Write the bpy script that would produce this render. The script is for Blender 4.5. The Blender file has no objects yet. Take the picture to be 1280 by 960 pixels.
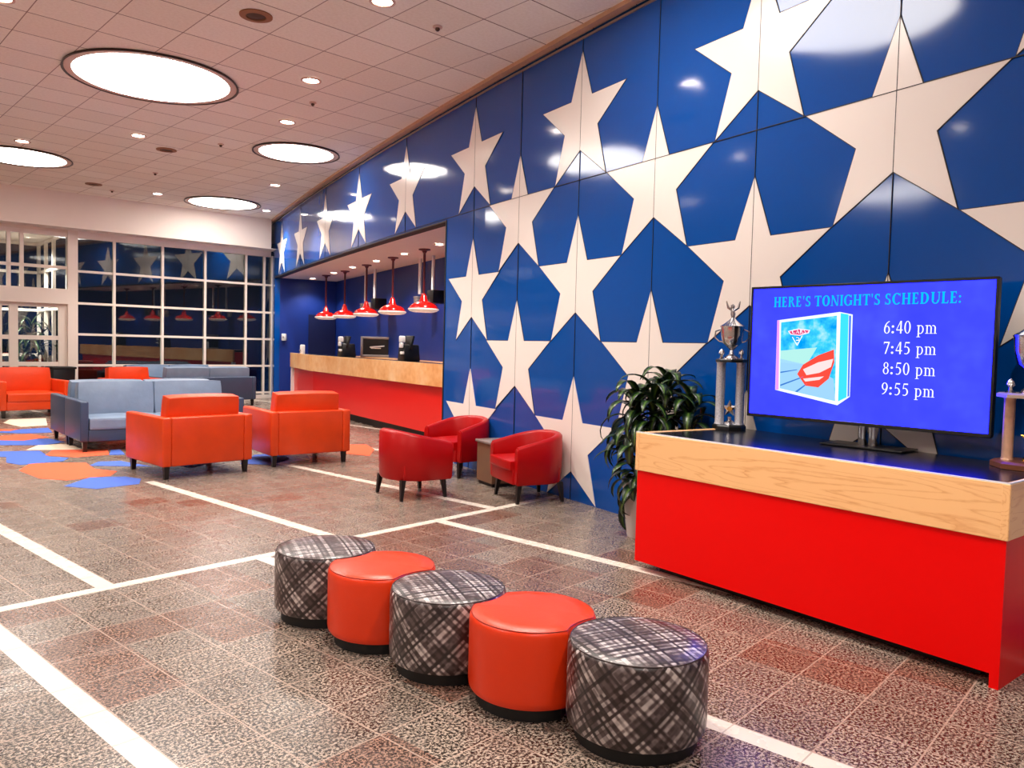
import bpy, bmesh, math, random
from mathutils import Vector, Matrix
random.seed(7)
PI = math.pi
S = bpy.context.scene
COL = S.collection
# ------------------------------------------------------------------ camera
FPX = 979.04; HC = 1.65
R0 = Vector((0.9996801695, 0.0012086710, 0.0252605976))
R1 = Vector((0.0252894974, -0.0477781134, -0.9985377776))
R2 = Vector((0.0, 0.9988572425, -0.0477933992))
CAM = Vector((0, 0, HC))
cd = bpy.data.cameras.new('camera'); cam = bpy.data.objects.new('camera', cd); COL.objects.link(cam)
cd.sensor_width = 36; cd.lens = FPX / 1280 * 36; cd.clip_end = 200
m = Matrix((R0, -R1, -R2)).transposed().to_4x4(); m.translation = CAM
cam.matrix_world = m; S.camera = cam
S.view_settings.view_transform = 'Standard'; S.view_settings.look = 'None'
S.view_settings.gamma = 1; S.view_settings.exposure = 0.3; S.view_settings.use_curve_mapping = False

def ray(px, py):
    x = (px - 640) / FPX; y = (py - 480) / FPX
    return R0 * x + R1 * y + R2
def at(px, py, z=0.0):                       # survey point on a horizontal plane
    d = ray(px, py); return CAM + d * ((z - HC) / d.z)
def onplane(px, py, P, n):
    d = ray(px, py); return CAM + d * ((P - CAM).dot(n) / d.dot(n))

# star wall survey: straight for s<2, then bending away
P0 = Vector((0.87078, 8.14128, 0))
W = Vector((-0.52264289, 0.8525517, 0)); NR = Vector((0.8525517, 0.52264289, 0))
def bend(s): return 0.0 if s < 2 else .02 * (s - 2) + .0028 * (s - 2) ** 2
def wp(s, z, off=0.0):                       # off<0: into the room
    e = .01; t = (W * (2 * e) + NR * (bend(s + e) - bend(s - e))).normalized()
    n = Vector((t.y, -t.x, 0))
    p = P0 + W * s + NR * bend(s) + n * off
    return Vector((p.x, p.y, z))
GA = Vector((-0.74929788, 0.66223311, 0)); GB = Vector((0.66223311, 0.74929788, 0))
def ab(a, b, z=0.0): return GA * a + GB * b + Vector((0, 0, z))
N0 = Vector((-6.77716, 21.88923, 0)); ND = Vector((0.74991112, 0.66153859, 0)); NO = Vector((-0.66153859, 0.74991112, 0))
def nw(t, z, o=0.0):
    p = N0 + ND * t + NO * o; return Vector((p.x, p.y, z))
ZC = 5.0; ZS = 3.41

# ------------------------------------------------------------------ materials
def lin(c):
    return tuple(((v / 255) / 12.92 if v / 255 <= .04045 else ((v / 255 + .055) / 1.055) ** 2.4) for v in c) + (1.0,)
def nt(name):
    mt = bpy.data.materials.new(name); mt.use_nodes = True
    t = mt.node_tree; return mt, t, t.nodes['Principled BSDF']
def pb(name, c, rough=.5, metal=0.0, spec=.5, coat=0.0, emit=None, es=0.0, noise=0.0, nscale=20, bump=0.0, bscale=60, coatr=.05):
    mt, t, b = nt(name)
    b.inputs['Base Color'].default_value = lin(c)
    b.inputs['Roughness'].default_value = rough; b.inputs['Metallic'].default_value = metal
    b.inputs['Specular IOR Level'].default_value = spec
    b.inputs['Coat Weight'].default_value = coat; b.inputs['Coat Roughness'].default_value = coatr
    if emit: b.inputs['Emission Color'].default_value = lin(emit); b.inputs['Emission Strength'].default_value = es
    if noise or bump:
        tc = t.nodes.new('ShaderNodeTexCoord')
    if noise:
        n = t.nodes.new('ShaderNodeTexNoise'); n.inputs['Scale'].default_value = nscale; n.inputs['Detail'].default_value = 4
        t.links.new(tc.outputs['Object'], n.inputs['Vector'])
        mx = t.nodes.new('ShaderNodeMixRGB'); mx.blend_type = 'MULTIPLY'; mx.inputs[0].default_value = 1
        cr = t.nodes.new('ShaderNodeValToRGB'); cr.color_ramp.elements[0].position = .3; cr.color_ramp.elements[1].position = .7
        v = 1 - noise; cr.color_ramp.elements[0].color = (v, v, v, 1); cr.color_ramp.elements[1].color = (1, 1, 1, 1)
        t.links.new(n.outputs['Fac'], cr.inputs[0]); mx.inputs[1].default_value = lin(c)
        t.links.new(cr.outputs[0], mx.inputs[2]); t.links.new(mx.outputs[0], b.inputs['Base Color'])
    if bump:
        n2 = t.nodes.new('ShaderNodeTexNoise'); n2.inputs['Scale'].default_value = bscale; n2.inputs['Detail'].default_value = 3
        t.links.new(tc.outputs['Object'], n2.inputs['Vector'])
        bp = t.nodes.new('ShaderNodeBump'); bp.inputs['Strength'].default_value = bump; bp.inputs['Distance'].default_value = .01
        t.links.new(n2.outputs['Fac'], bp.inputs['Height']); t.links.new(bp.outputs[0], b.inputs['Normal'])
    return mt
class NB:                                     # tiny node-math helper
    def __init__(s, t): s.t = t
    def _in(s, n, i, v):
        if isinstance(v, (int, float)): n.inputs[i].default_value = v
        else: s.t.links.new(v, n.inputs[i])
    def m(s, op, a, b=0.0, c=0.0):
        n = s.t.nodes.new('ShaderNodeMath'); n.operation = op
        s._in(n, 0, a); s._in(n, 1, b)
        if len(n.inputs) > 2: s._in(n, 2, c)
        return n.outputs[0]
    def mix(s, f, a, b, mode='MIX'):
        n = s.t.nodes.new('ShaderNodeMixRGB'); n.blend_type = mode; s._in(n, 0, f)
        for i, v in ((1, a), (2, b)):
            if isinstance(v, tuple): n.inputs[i].default_value = v
            else: s.t.links.new(v, n.inputs[i])
        return n.outputs[0]
    def xyz(s, x, y, z=0.0):
        n = s.t.nodes.new('ShaderNodeCombineXYZ'); s._in(n, 0, x); s._in(n, 1, y); s._in(n, 2, z); return n.outputs[0]
    def wn(s, v, col=False):
        n = s.t.nodes.new('ShaderNodeTexWhiteNoise'); n.noise_dimensions = '3D'; s.t.links.new(v, n.inputs['Vector'])
        return n.outputs['Color' if col else 'Value']
    def coords(s, kind='Object'):
        n = s.t.nodes.new('ShaderNodeTexCoord'); p = s.t.nodes.new('ShaderNodeSeparateXYZ')
        s.t.links.new(n.outputs[kind], p.inputs[0]); return n.outputs[kind], p.outputs
    def noise(s, v, scale, detail=3, rough=.6):
        n = s.t.nodes.new('ShaderNodeTexNoise'); n.inputs['Scale'].default_value = scale; n.inputs['Detail'].default_value = detail
        n.inputs['Roughness'].default_value = rough
        if v is not None: s.t.links.new(v, n.inputs['Vector'])
        return n.outputs['Fac']
    def ramp(s, f, stops):
        n = s.t.nodes.new('ShaderNodeValToRGB'); s.t.links.new(f, n.inputs[0]); r = n.color_ramp
        r.elements[0].position, r.elements[0].color = stops[0]; r.elements[1].position, r.elements[1].color = stops[-1]
        for p, c in stops[1:-1]:
            e = r.elements.new(p); e.color = c
        return n.outputs[0]
def g1(v): return (v, v, v, 1)

def floor_mat():
    mt, t, b = nt('terrazzo_tile_floor'); N = NB(t); vec, o = N.coords('Object'); bb, aa = o[0], o[1]
    up = N.m('GREATER_THAN', aa, 5.33)
    def modp(x, ph, per): return N.m('MODULO', N.m('ADD', N.m('SUBTRACT', x, ph), per * 40), per)
    uL = modp(bb, 1.265, 1.85); uU = modp(bb, 2.01, 1.875)
    sL = N.m('LESS_THAN', uL, .112)
    lim = N.m('MAXIMUM', N.m('LESS_THAN', aa, 9.0), N.m('GREATER_THAN', bb, 5.0))
    sU = N.m('MULTIPLY', N.m('LESS_THAN', uU, .112), lim)
    st = N.m('ADD', N.m('MULTIPLY', up, sU), N.m('MULTIPLY', N.m('SUBTRACT', 1.0, up), sL))
    cross = N.m('LESS_THAN', N.m('ABSOLUTE', N.m('SUBTRACT', aa, 5.33)), .05)
    stripe = N.m('MINIMUM', N.m('ADD', st, cross), 1.0)
    vb = N.m('ADD', N.m('MULTIPLY', up, N.m('MODULO', N.m('ADD', uU, 10 * .3526 - .112), .3526)),
             N.m('MULTIPLY', N.m('SUBTRACT', 1.0, up), N.m('MODULO', N.m('ADD', uL, 10 * .3476 - .112), .3476)))
    ib = N.m('ADD', N.m('MULTIPLY', up, N.m('FLOOR', N.m('DIVIDE', N.m('SUBTRACT', bb, 2.122), .375))),
             N.m('MULTIPLY', N.m('SUBTRACT', 1.0, up), N.m('FLOOR', N.m('DIVIDE', N.m('SUBTRACT', bb, 1.377), .37))))
    va = modp(aa, 5.29, .346); ia = N.m('FLOOR', N.m('DIVIDE', N.m('SUBTRACT', aa, 5.29), .346))
    gb_ = N.m('LESS_THAN', vb, .0075); ga_ = N.m('LESS_THAN', va, .0075)
    grout = N.m('MAXIMUM', gb_, ga_)
    # tile tint
    tv = N.wn(N.xyz(ib, ia, 3.0))
    big = N.noise(N.xyz(ib, ia, 0.5), .17, 2)
    red = N.m('GREATER_THAN', N.m('ADD', N.m('MULTIPLY', tv, .22), big), .72)
    sp1 = N.noise(vec, 72, 2, .75)
    spk = N.ramp(sp1, [(.44, g1(.0)), (.50, g1(.3)), (.57, g1(1))])
    grey = N.mix(spk, lin((36, 28, 24)), lin((188, 168, 152)))
    brown = N.mix(spk, lin((44, 28, 22)), lin((174, 136, 118)))
    cl = N.mix(red, grey, brown)
    tv2 = N.wn(N.xyz(ib, ia, 9.0))
    cl = N.mix(1.0, cl, N.ramp(tv2, [(0, g1(.78)), (1, g1(1))]), 'MULTIPLY')
    cl = N.mix(N.m('MULTIPLY', grout, .75), cl, lin((188, 162, 146)))
    stc = N.mix(ga_, lin((226, 216, 202)), lin((188, 176, 162)))
    cl = N.mix(stripe, cl, stc)
    t.links.new(cl, b.inputs['Base Color'])
    rg = N.ramp(N.noise(vec, 6, 3), [(.3, g1(.2)), (.7, g1(.34))])
    t.links.new(rg, b.inputs['Roughness']); b.inputs['Specular IOR Level'].default_value = .5
    bp = t.nodes.new('ShaderNodeBump'); bp.inputs['Strength'].default_value = .12; bp.inputs['Distance'].default_value = .004
    t.links.new(sp1, bp.inputs['Height']); t.links.new(bp.outputs[0], b.inputs['Normal'])
    return mt
def ceil_mat():
    mt, t, b = nt('acoustic_ceiling_tile'); N = NB(t); vec, o = N.coords('Object'); per = .674
    def md(x): return N.m('MODULO', N.m('ADD', x, per * 60), per)
    fx, fy = md(o[0]), md(o[1])
    lx = N.m('LESS_THAN', fx, .011); ly = N.m('LESS_THAN', fy, .014)
    tv = N.wn(N.xyz(N.m('FLOOR', N.m('DIVIDE', o[0], per)), N.m('FLOOR', N.m('DIVIDE', o[1], per)), 1.0))
    base = N.mix(tv, lin((244, 236, 220)), lin((254, 250, 238)))
    fine = N.noise(vec, 30, 4)
    base = N.mix(.35, base, N.ramp(fine, [(.35, lin((232, 220, 206))), (.6, lin((254, 246, 236)))]))
    cl = N.mix(N.m('MULTIPLY', ly, .9), base, lin((105, 70, 58)))  # joints this way painted darker to stand for their shadow
    cl = N.mix(N.m('MULTIPLY', lx, .75), cl, lin((120, 84, 70)))
    t.links.new(cl, b.inputs['Base Color']); b.inputs['Roughness'].default_value = .85
    bp = t.nodes.new('ShaderNodeBump'); bp.inputs['Strength'].default_value = .2; bp.inputs['Distance'].default_value = .003
    t.links.new(N.noise(vec, 150, 2), bp.inputs['Height']); t.links.new(bp.outputs[0], b.inputs['Normal'])
    return mt
def wood_mat(name, c1, c2, scale=1.0, rough=.35, axis=0):
    mt, t, b = nt(name); N = NB(t); vec, o = N.coords('Object')
    mp = t.nodes.new('ShaderNodeMapping'); t.links.new(vec, mp.inputs[0])
    sc = [.55 * scale, 6 * scale, 6 * scale]
    if axis == 1: sc = [6 * scale, .55 * scale, 6 * scale]
    mp.inputs['Scale'].default_value = sc
    n1 = t.nodes.new('ShaderNodeTexNoise'); n1.inputs['Scale'].default_value = .9; n1.inputs['Detail'].default_value = 2; n1.inputs['Distortion'].default_value = .6
    t.links.new(mp.outputs[0], n1.inputs['Vector'])
    rings = N.m('FRACT', N.m('MULTIPLY', n1.outputs['Fac'], 13.0))
    n2 = N.noise(mp.outputs[0], 14, 3)
    f = N.m('ADD', N.m('MULTIPLY', rings, .65), N.m('MULTIPLY', n2, .45))
    cl = N.ramp(f, [(.15, lin(c2)), (.35, lin(c1)), (.8, lin(c1)), (1.0, lin(c2))])
    t.links.new(cl, b.inputs['Base Color']); b.inputs['Roughness'].default_value = rough
    return mt
def burl_mat():
    mt, t, b = nt('honey_maple_laminate'); N = NB(t); vec, o = N.coords('Object')
    f = N.noise(vec, 1.6, 5); f2 = N.noise(vec, 9, 4)
    cl = N.mix(.35, N.ramp(f, [(.32, lin((214, 134, 62))), (.5, lin((236, 176, 112))), (.66, lin((246, 206, 160)))]),
               N.ramp(f2, [(.3, lin((210, 140, 78))), (.7, lin((250, 210, 160)))]))
    t.links.new(cl, b.inputs['Base Color']); b.inputs['Roughness'].default_value = .3
    return mt
def plaid_mat():
    mt, t, b = nt('grey_plaid_vinyl'); N = NB(t); vec, o = N.coords('UV')
    u, v = o[0], o[1]
    def band(x, seed):
        xw = N.m('ADD', x, N.m('MULTIPLY', N.m('SINE', N.m('MULTIPLY', x, 83.0)), .0045))
        i1 = N.m('FLOOR', N.m('DIVIDE', xw, .0165)); r1 = N.wn(N.xyz(i1, seed, 1.0))
        odd = N.m('MODULO', N.m('ADD', i1, 600.0), 2.0)
        return N.m('ADD', N.m('MULTIPLY', odd, .34), N.m('MULTIPLY', r1, .5))
    p, q = band(u, 2.0), band(v, 8.0)
    ck = N.m('ADD', N.m('MULTIPLY', N.m('MULTIPLY', p, q), .85), N.m('MULTIPLY', N.m('ADD', p, q), .26))
    cell = N.wn(N.xyz(N.m('FLOOR', N.m('DIVIDE', u, .0165)), N.m('FLOOR', N.m('DIVIDE', v, .0165)), 4.0))
    ck = N.m('ADD', ck, N.m('MULTIPLY', N.m('SUBTRACT', cell, .5), .24))
    lines = N.m('GREATER_THAN', N.m('MODULO', N.m('ADD', v, 9.0), .0052), .0026)
    f = N.m('MULTIPLY', ck, N.m('ADD', .85, N.m('MULTIPLY', lines, .25)))
    cl = N.ramp(f, [(.1, lin((34, 24, 24))), (.3, lin((68, 54, 54))), (.5, lin((112, 98, 98))), (.85, lin((214, 204, 200)))])
    t.links.new(cl, b.inputs['Base Color']); b.inputs['Roughness'].default_value = .33; b.inputs['Specular IOR Level'].default_value = .6
    return mt
def emis(name, c, st):
    mt = bpy.data.materials.new(name); mt.use_nodes = True; t = mt.node_tree; t.nodes.clear()
    e = t.nodes.new('ShaderNodeEmission'); o = t.nodes.new('ShaderNodeOutputMaterial'); e.inputs[0].default_value = lin(c); e.inputs[1].default_value = st
    t.links.new(e.outputs[0], o.inputs[0]); return mt
def glass_mat():
    mt = bpy.data.materials.new('night_window_glass'); mt.use_nodes = True; t = mt.node_tree; t.nodes.clear()
    o = t.nodes.new('ShaderNodeOutputMaterial'); tr = t.nodes.new('ShaderNodeBsdfTransparent'); gl = t.nodes.new('ShaderNodeBsdfGlossy')
    gl.inputs['Roughness'].default_value = .02; tr.inputs[0].default_value = (.8, .85, .85, 1)
    lw = t.nodes.new('ShaderNodeFresnel'); lw.inputs[0].default_value = 1.95
    mx = t.nodes.new('ShaderNodeMixShader'); t.links.new(lw.outputs[0], mx.inputs[0]); t.links.new(tr.outputs[0], mx.inputs[1]); t.links.new(gl.outputs[0], mx.inputs[2])
    t.links.new(mx.outputs[0], o.inputs[0]); return mt
def leaf_mat():
    mt, t, b = nt('glossy_green_leaf'); N = NB(t); vec, o = N.coords('UV')
    c = N.m('ABSOLUTE', N.m('SUBTRACT', o[0], .5))
    cl = N.ramp(c, [(.0, lin((96, 124, 52))), (.1, lin((52, 84, 34))), (.22, lin((18, 42, 20))), (.5, lin((10, 28, 16)))])
    t.links.new(cl, b.inputs['Base Color']); b.inputs['Roughness'].default_value = .3; return mt
def screen_mat():
    mt = bpy.data.materials.new('lit_blue_screen'); mt.use_nodes = True; t = mt.node_tree; t.nodes.clear(); N = NB(t)
    vec, o = N.coords('UV'); e = t.nodes.new('ShaderNodeEmission'); ou = t.nodes.new('ShaderNodeOutputMaterial')
    n = N.noise(vec, 2.2, 3)
    t.links.new(N.ramp(n, [(.3, lin((60, 68, 252))), (.5, lin((66, 74, 255))), (.75, lin((78, 92, 255)))]), e.inputs[0])
    mu = N.mix(1.0, e.inputs[0].links[0].from_socket, (.81, .81, 5.5, 1), 'MULTIPLY'); t.links.new(mu, e.inputs[0])
    e.inputs[1].default_value = 1.15; t.links.new(e.outputs[0], ou.inputs[0]); return mt
def blue_wall_mat():
    mt, t, b = nt('glossy_blue_panel'); N = NB(t); vec, o = N.coords('Object')
    b.inputs['Base Color'].default_value = lin((2, 74, 158)); b.inputs['Roughness'].default_value = .09
    b.inputs['Specular IOR Level'].default_value = .55
    n = N.noise(vec, .9, 2)
    bp = t.nodes.new('ShaderNodeBump'); bp.inputs['Strength'].default_value = .25; bp.inputs['Distance'].default_value = .03
    t.links.new(n, bp.inputs['Height']); t.links.new(bp.outputs[0], b.inputs['Normal'])
    return mt
M = dict(
    floor=floor_mat(), ceil=ceil_mat(), blue=blue_wall_mat(),
    star=pb('white_star_laminate', (240, 230, 224), .22, bump=0.0), gap=pb('dark_panel_gap', (22, 16, 20), .6),
    cream=pb('cream_painted_wall', (244, 230, 220), .7, noise=.04, nscale=1.5), soffit=pb('pale_plaster_soffit', (250, 238, 230), .7, noise=.03, nscale=2),
    basewood=pb('dark_walnut_base', (104, 58, 36), .3), trimwood=pb('peach_wood_trim', (206, 162, 132), .5, noise=.1, nscale=9), metal_line=pb('pale_metal_edge', (190, 172, 160), .35, .6),
    recess=pb('deep_blue_paint', (8, 44, 128), .45), recess_dark=pb('shaded_doorway_navy', (5, 20, 70), .5),  # darker navy stands for the shade inside the recess doorway
    frame=pb('white_window_frame', (240, 226, 214), .45), glass=glass_mat(), black=pb('black_plastic', (14, 14, 16), .35),
    blackrub=pb('black_plinth', (8, 8, 9), .55), legw=pb('black_stained_wood', (24, 18, 18), .3),
    red=pb('bright_red_laminate', (240, 1, 1), .38, spec=.2), redc=pb('red_counter_laminate', (226, 14, 6), .3),
    oak=wood_mat('light_oak_veneer', (252, 198, 138), (228, 158, 100), 1.0, .3), burl=burl_mat(),
    top=pb('glossy_black_worktop', (16, 17, 24), .22, spec=.9), orange=pb('orange_red_leather', (222, 66, 14), .34, spec=.45, noise=.12, nscale=5, bump=.12, bscale=90),
    orange2=pb('orange_vinyl', (240, 58, 8), .32, spec=.5, noise=.05, nscale=4, bump=.06, bscale=120),
    tub=pb('red_leather', (176, 3, 6), .36, spec=.3, noise=.12, nscale=5, bump=.1, bscale=90),
    sofa=pb('blue_grey_leather', (128, 146, 170), .3, noise=.14, nscale=5, bump=.45, bscale=9),
    sofad=pb('blue_grey_leather_body', (58, 74, 100), .36, noise=.1, nscale=5, bump=.1, bscale=80),
    plaid=plaid_mat(), piping=pb('dark_seam_piping', (60, 44, 40), .5), piping_o=pb('orange_seam_piping', (150, 40, 20), .5),
    disc=emis('lit_skylight_diffuser', (255, 247, 238), 13.5), dl=emis('lit_downlight_lens', (255, 246, 232), 40.0), ring=pb('dark_bronze_ring', (60, 38, 30), .4, .3), ringl=pb('peach_ring', (214, 184, 170), .5),
    speaker=pb('brown_speaker_grille', (150, 100, 66), .6), speakerd=pb('dark_brown_cone', (74, 48, 30), .6),
    chrome=pb('polished_chrome', (206, 204, 206), .16, 1.0), silver=pb('silver_glitter_column', (222, 222, 232), .38, .45, noise=.45, nscale=120),
    gold=pb('polished_gold', (226, 176, 90), .2, 1.0), copper=pb('rose_gold_column', (226, 180, 150), .3, .6, noise=.25, nscale=20),
    redshade=pb('red_enamel', (206, 18, 10), .16, coat=.4), whitein=pb('glowing_white_enamel', (250, 240, 232), .3, emit=(255, 225, 200), es=.25), rod=pb('dark_red_rod', (92, 18, 28), .35),  # pendant rim enamel gets a faint glow of its own, as if bulb-lit
    leaf=leaf_mat(), stem=pb('brown_green_stem', (92, 84, 50), .6), pot=pb('white_ceramic', (222, 214, 212), .35), soil=pb('dark_soil', (40, 28, 20), .9),
    bulb=emis('lit_bulb', (255, 236, 214), 14.0), screen=screen_mat(), cyan=emis('cyan_letters', (0, 190, 240), 1.0), whitee=emis('white_letters', (240, 242, 255), 1.1),
    tan=pb('brown_laminate_table', (118, 84, 62), .35, noise=.1, nscale=5), greytop=pb('grey_table_top', (140, 128, 124), .25),
    rug_b=pb('blue_carpet', (70, 104, 196), .9, bump=.3, bscale=300), rug_o=pb('coral_carpet', (238, 96, 58), .9, bump=.3, bscale=300), rug_w=pb('cream_carpet', (236, 214, 190), .9, bump=.3, bscale=300),
    greym=pb('grey_metal', (150, 148, 150), .4, .4), whitep=pb('white_plastic', (226, 224, 224), .4), night=pb('dark_asphalt', (16, 16, 18), .8),
    dimwall=pb('vestibule_wall', (120, 116, 104), .7), bark=pb('brown_trunk', (110, 90, 66), .8),
)
# ------------------------------------------------------------------ mesh helpers
def obj(name, bm, mat, parent=None, smooth=True, mats=None, angle=40):
    me = bpy.data.meshes.new(name); bmesh.ops.recalc_face_normals(bm, faces=bm.faces); bm.to_mesh(me); bm.free()
    o = bpy.data.objects.new(name, me); COL.objects.link(o)
    for x in (mats or [mat]): me.materials.append(M[x] if isinstance(x, str) else x)
    if smooth:
        me.polygons.foreach_set('use_smooth', [True] * len(me.polygons))
        try: me.set_sharp_from_angle(angle=math.radians(angle))
        except Exception: pass
    if parent: o.parent = parent
    return o
def tag(o, label, cat, group=None, kind=None):
    o['label'] = label; o['category'] = cat
    if group: o['group'] = group
    if kind: o['kind'] = kind
    return o
def thing(name, loc, az, label, cat, group=None):
    o = bpy.data.objects.new(name, None); COL.objects.link(o); o.empty_display_size = .1
    o.location = loc; o.rotation_euler = (0, 0, -math.radians(az)); return tag(o, label, cat, group)
def struct(name, bm, mat, parent=None, mats=None, smooth=False):
    o = obj(name, bm, mat, parent, smooth, mats)
    if not parent: o['kind'] = 'structure'
    return o
def NBM(): return bmesh.new()
def rbox(bm, size, loc=(0, 0, 0), bev=0.0, seg=2, rot=None, mi=0, puff=None, taper=None, soft=False):
    b2 = bmesh.new(); bmesh.ops.create_cube(b2, size=1)
    bmesh.ops.scale(b2, vec=size, verts=b2.verts)
    if taper:
        for v in b2.verts:
            if v.co.z < 0: v.co.x *= taper; v.co.y *= taper
    if puff:
        bmesh.ops.subdivide_edges(b2, edges=b2.edges, cuts=puff[1], use_grid_fill=True)
        sx, sy, sz = [x / 2 for x in size]; p, ax = puff[0], puff[2]
        for v in b2.verts:
            n = [v.co.x / sx, v.co.y / sy, v.co.z / sz]
            o = [i for i in range(3) if i != ax]
            k = (1 - abs(n[o[0]]) ** 2.5) * (1 - abs(n[o[1]]) ** 2.5)
            if abs(n[ax]) > .99: v.co[ax] += math.copysign(p * k, n[ax])
            for i in o:
                if abs(n[i]) > .99:
                    j = [q for q in range(3) if q != i and q != ax][0]
                    v.co[i] += math.copysign(p * .3 * (1 - n[j] ** 2) , n[i])
            # soften the rim
            e = sum(1 for i in range(3) if abs(n[i]) > .99)
            if e >= 2 and soft:
                for i in range(3):
                    if abs(n[i]) > .99: v.co[i] -= math.copysign(min(.02, size[i] * .12), n[i])
        for _ in range(1): bmesh.ops.smooth_vert(b2, verts=b2.verts, factor=.3, use_axis_x=True, use_axis_y=True, use_axis_z=True)
    elif bev > 0:
        bmesh.ops.bevel(b2, geom=b2.edges[:], offset=min(bev, min(size) * .45), segments=seg, profile=.5, affect='EDGES')
    mtx = Matrix.Translation(loc) @ (rot if rot else Matrix.Identity(4))
    bmesh.ops.transform(b2, matrix=mtx, verts=b2.verts)
    for f in b2.faces: f.material_index = mi
    _merge(bm, b2)
def _merge(bm, b2):
    me = bpy.data.meshes.new('t'); b2.to_mesh(me); b2.free(); bm.from_mesh(me); bpy.data.meshes.remove(me)
def prism(bm, pts, z0, z1, mi=0):            # vertical prism over plan points
    lo = [bm.verts.new((p[0], p[1], z0)) for p in pts]; hi = [bm.verts.new((p[0], p[1], z1)) for p in pts]
    fs = [bm.faces.new(lo[::-1]), bm.faces.new(hi)]
    n = len(pts)
    for i in range(n): fs.append(bm.faces.new((lo[i], lo[(i + 1) % n], hi[(i + 1) % n], hi[i])))
    for f in fs: f.material_index = mi
def hexa(bm, c8, mi=0):                       # 4 bottom + 4 top corners
    v = [bm.verts.new(c) for c in c8]
    for q in ((3, 2, 1, 0), (4, 5, 6, 7), (0, 1, 5, 4), (1, 2, 6, 5), (2, 3, 7, 6), (3, 0, 4, 7)):
        bm.faces.new([v[i] for i in q]).material_index = mi
def lathe(bm, prof, loc=(0, 0, 0), n=32, mi=0, cap=True, squash=1.0):
    rings = []
    for r, z in prof:
        rings.append([bm.verts.new((loc[0] + r * math.cos(2 * PI * i / n), loc[1] + r * squash * math.sin(2 * PI * i / n), loc[2] + z)) for i in range(n)])
    for a, b in zip(rings, rings[1:]):
        for i in range(n):
            f = bm.faces.new((a[i], a[(i + 1) % n], b[(i + 1) % n], b[i])); f.material_index = mi
    if cap:
        for rg in (rings[0], rings[-1]):
            f = bm.faces.new(rg); f.material_index = mi
def tube(bm, pts, r, n=10, mi=0):
    rings = []
    for k, p in enumerate(pts):
        p = Vector(p); a = Vector(pts[max(0, k - 1)]); b = Vector(pts[min(len(pts) - 1, k + 1)])
        t = (b - a).normalized(); u = t.orthogonal().normalized()
        if rings:
            u = (pu - t * pu.dot(t)).normalized()
        pu = u; w = t.cross(u); rr = r[k] if isinstance(r, (list, tuple)) else r
        rings.append([bm.verts.new(p + (u * math.cos(2 * PI * i / n) + w * math.sin(2 * PI * i / n)) * rr) for i in range(n)])
    for a, b in zip(rings, rings[1:]):
        for i in range(n): bm.faces.new((a[i], a[(i + 1) % n], b[(i + 1) % n], b[i])).material_index = mi
    bm.faces.new(rings[0][::-1]); bm.faces.new(rings[-1])
def copy_tree(o, parent=None):
    c = o.copy(); COL.objects.link(c); c.parent = parent
    for ch in [x for x in bpy.data.objects if x.parent == o]: copy_tree(ch, c)
    return c
def place(src, loc, az, label, first):
    o = src if first else copy_tree(src)
    o.location = loc; o.rotation_euler = (0, 0, -math.radians(az)); o['label'] = label; return o

# ------------------------------------------------------------------ room shell
AL, AH, BL = -6.0, 19.66, -6.0
gridrot = math.atan2(GB.y, GB.x)
bm = NBM(); rbox(bm, (36, 46, .1), (3.0, 8.0, -.05)); fl = struct('floor', bm, 'floor'); fl.rotation_euler = (0, 0, gridrot)
bm = NBM()                                    # ceiling, shifted so tile joints fall where surveyed
crot = math.radians(43.7); co = Vector((-2.287, 8.249, ZC))
rbox(bm, (30, 40, .1), (2.5, -1.5, .05)); ce = struct('ceiling', bm, 'ceil'); ce.location = co; ce.rotation_euler = (0, 0, crot)

def wallstrip(bm, s0, s1, z0, z1, o0, o1, step=.3, mi=0):
    n = max(1, int(math.ceil((s1 - s0) / step)))
    ss = [s0 + (s1 - s0) * i / n for i in range(n + 1)]
    R = [[bm.verts.new(wp(s, z, o)) for (z, o) in ((z0, o0), (z1, o0), (z1, o1), (z0, o1))] for s in ss]
    for a, b in zip(R, R[1:]):
        for i in range(4): bm.faces.new((a[i], a[(i + 1) % 4], b[(i + 1) % 4], b[i])).material_index = mi
    bm.faces.new(R[0]).material_index = mi; bm.faces.new(R[-1][::-1]).material_index = mi
SO, SE = 3.62, 15.86
bm = NBM(); wallstrip(bm, -11.6, SO, 0, 4.93, 0, .14, 1.2); wallstrip(bm, SO, SE, ZS, 4.93, 0, .14); wallstrip(bm, SE, 19.5, 0, 4.93, 0, .14)
wallstrip(bm, -11.6, 19.5, 4.93, 5.02, .03, .14, .6)
wr = struct('wall_right', bm, 'blue')
# seams between the wall panels
bm = NBM()
for n in range(-10, 4):
    s = .39 + 1.205 * n if n < 2 else .39 + 1.19 * n
    if s > SO: continue
    wallstrip(bm, s - .0024, s + .0024, 0, 4.93, -.0075, .002)
wallstrip(bm, -11.5, SE, 3.442, 3.4475, -.0085, .002)
for s in (5.2, 7.6, 10.0, 12.4, 14.8): wallstrip(bm, s - .003, s + .003, ZS, 4.93, -.0075, .002)
obj('panel_joint', bm, 'gap', wr, False)
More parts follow.
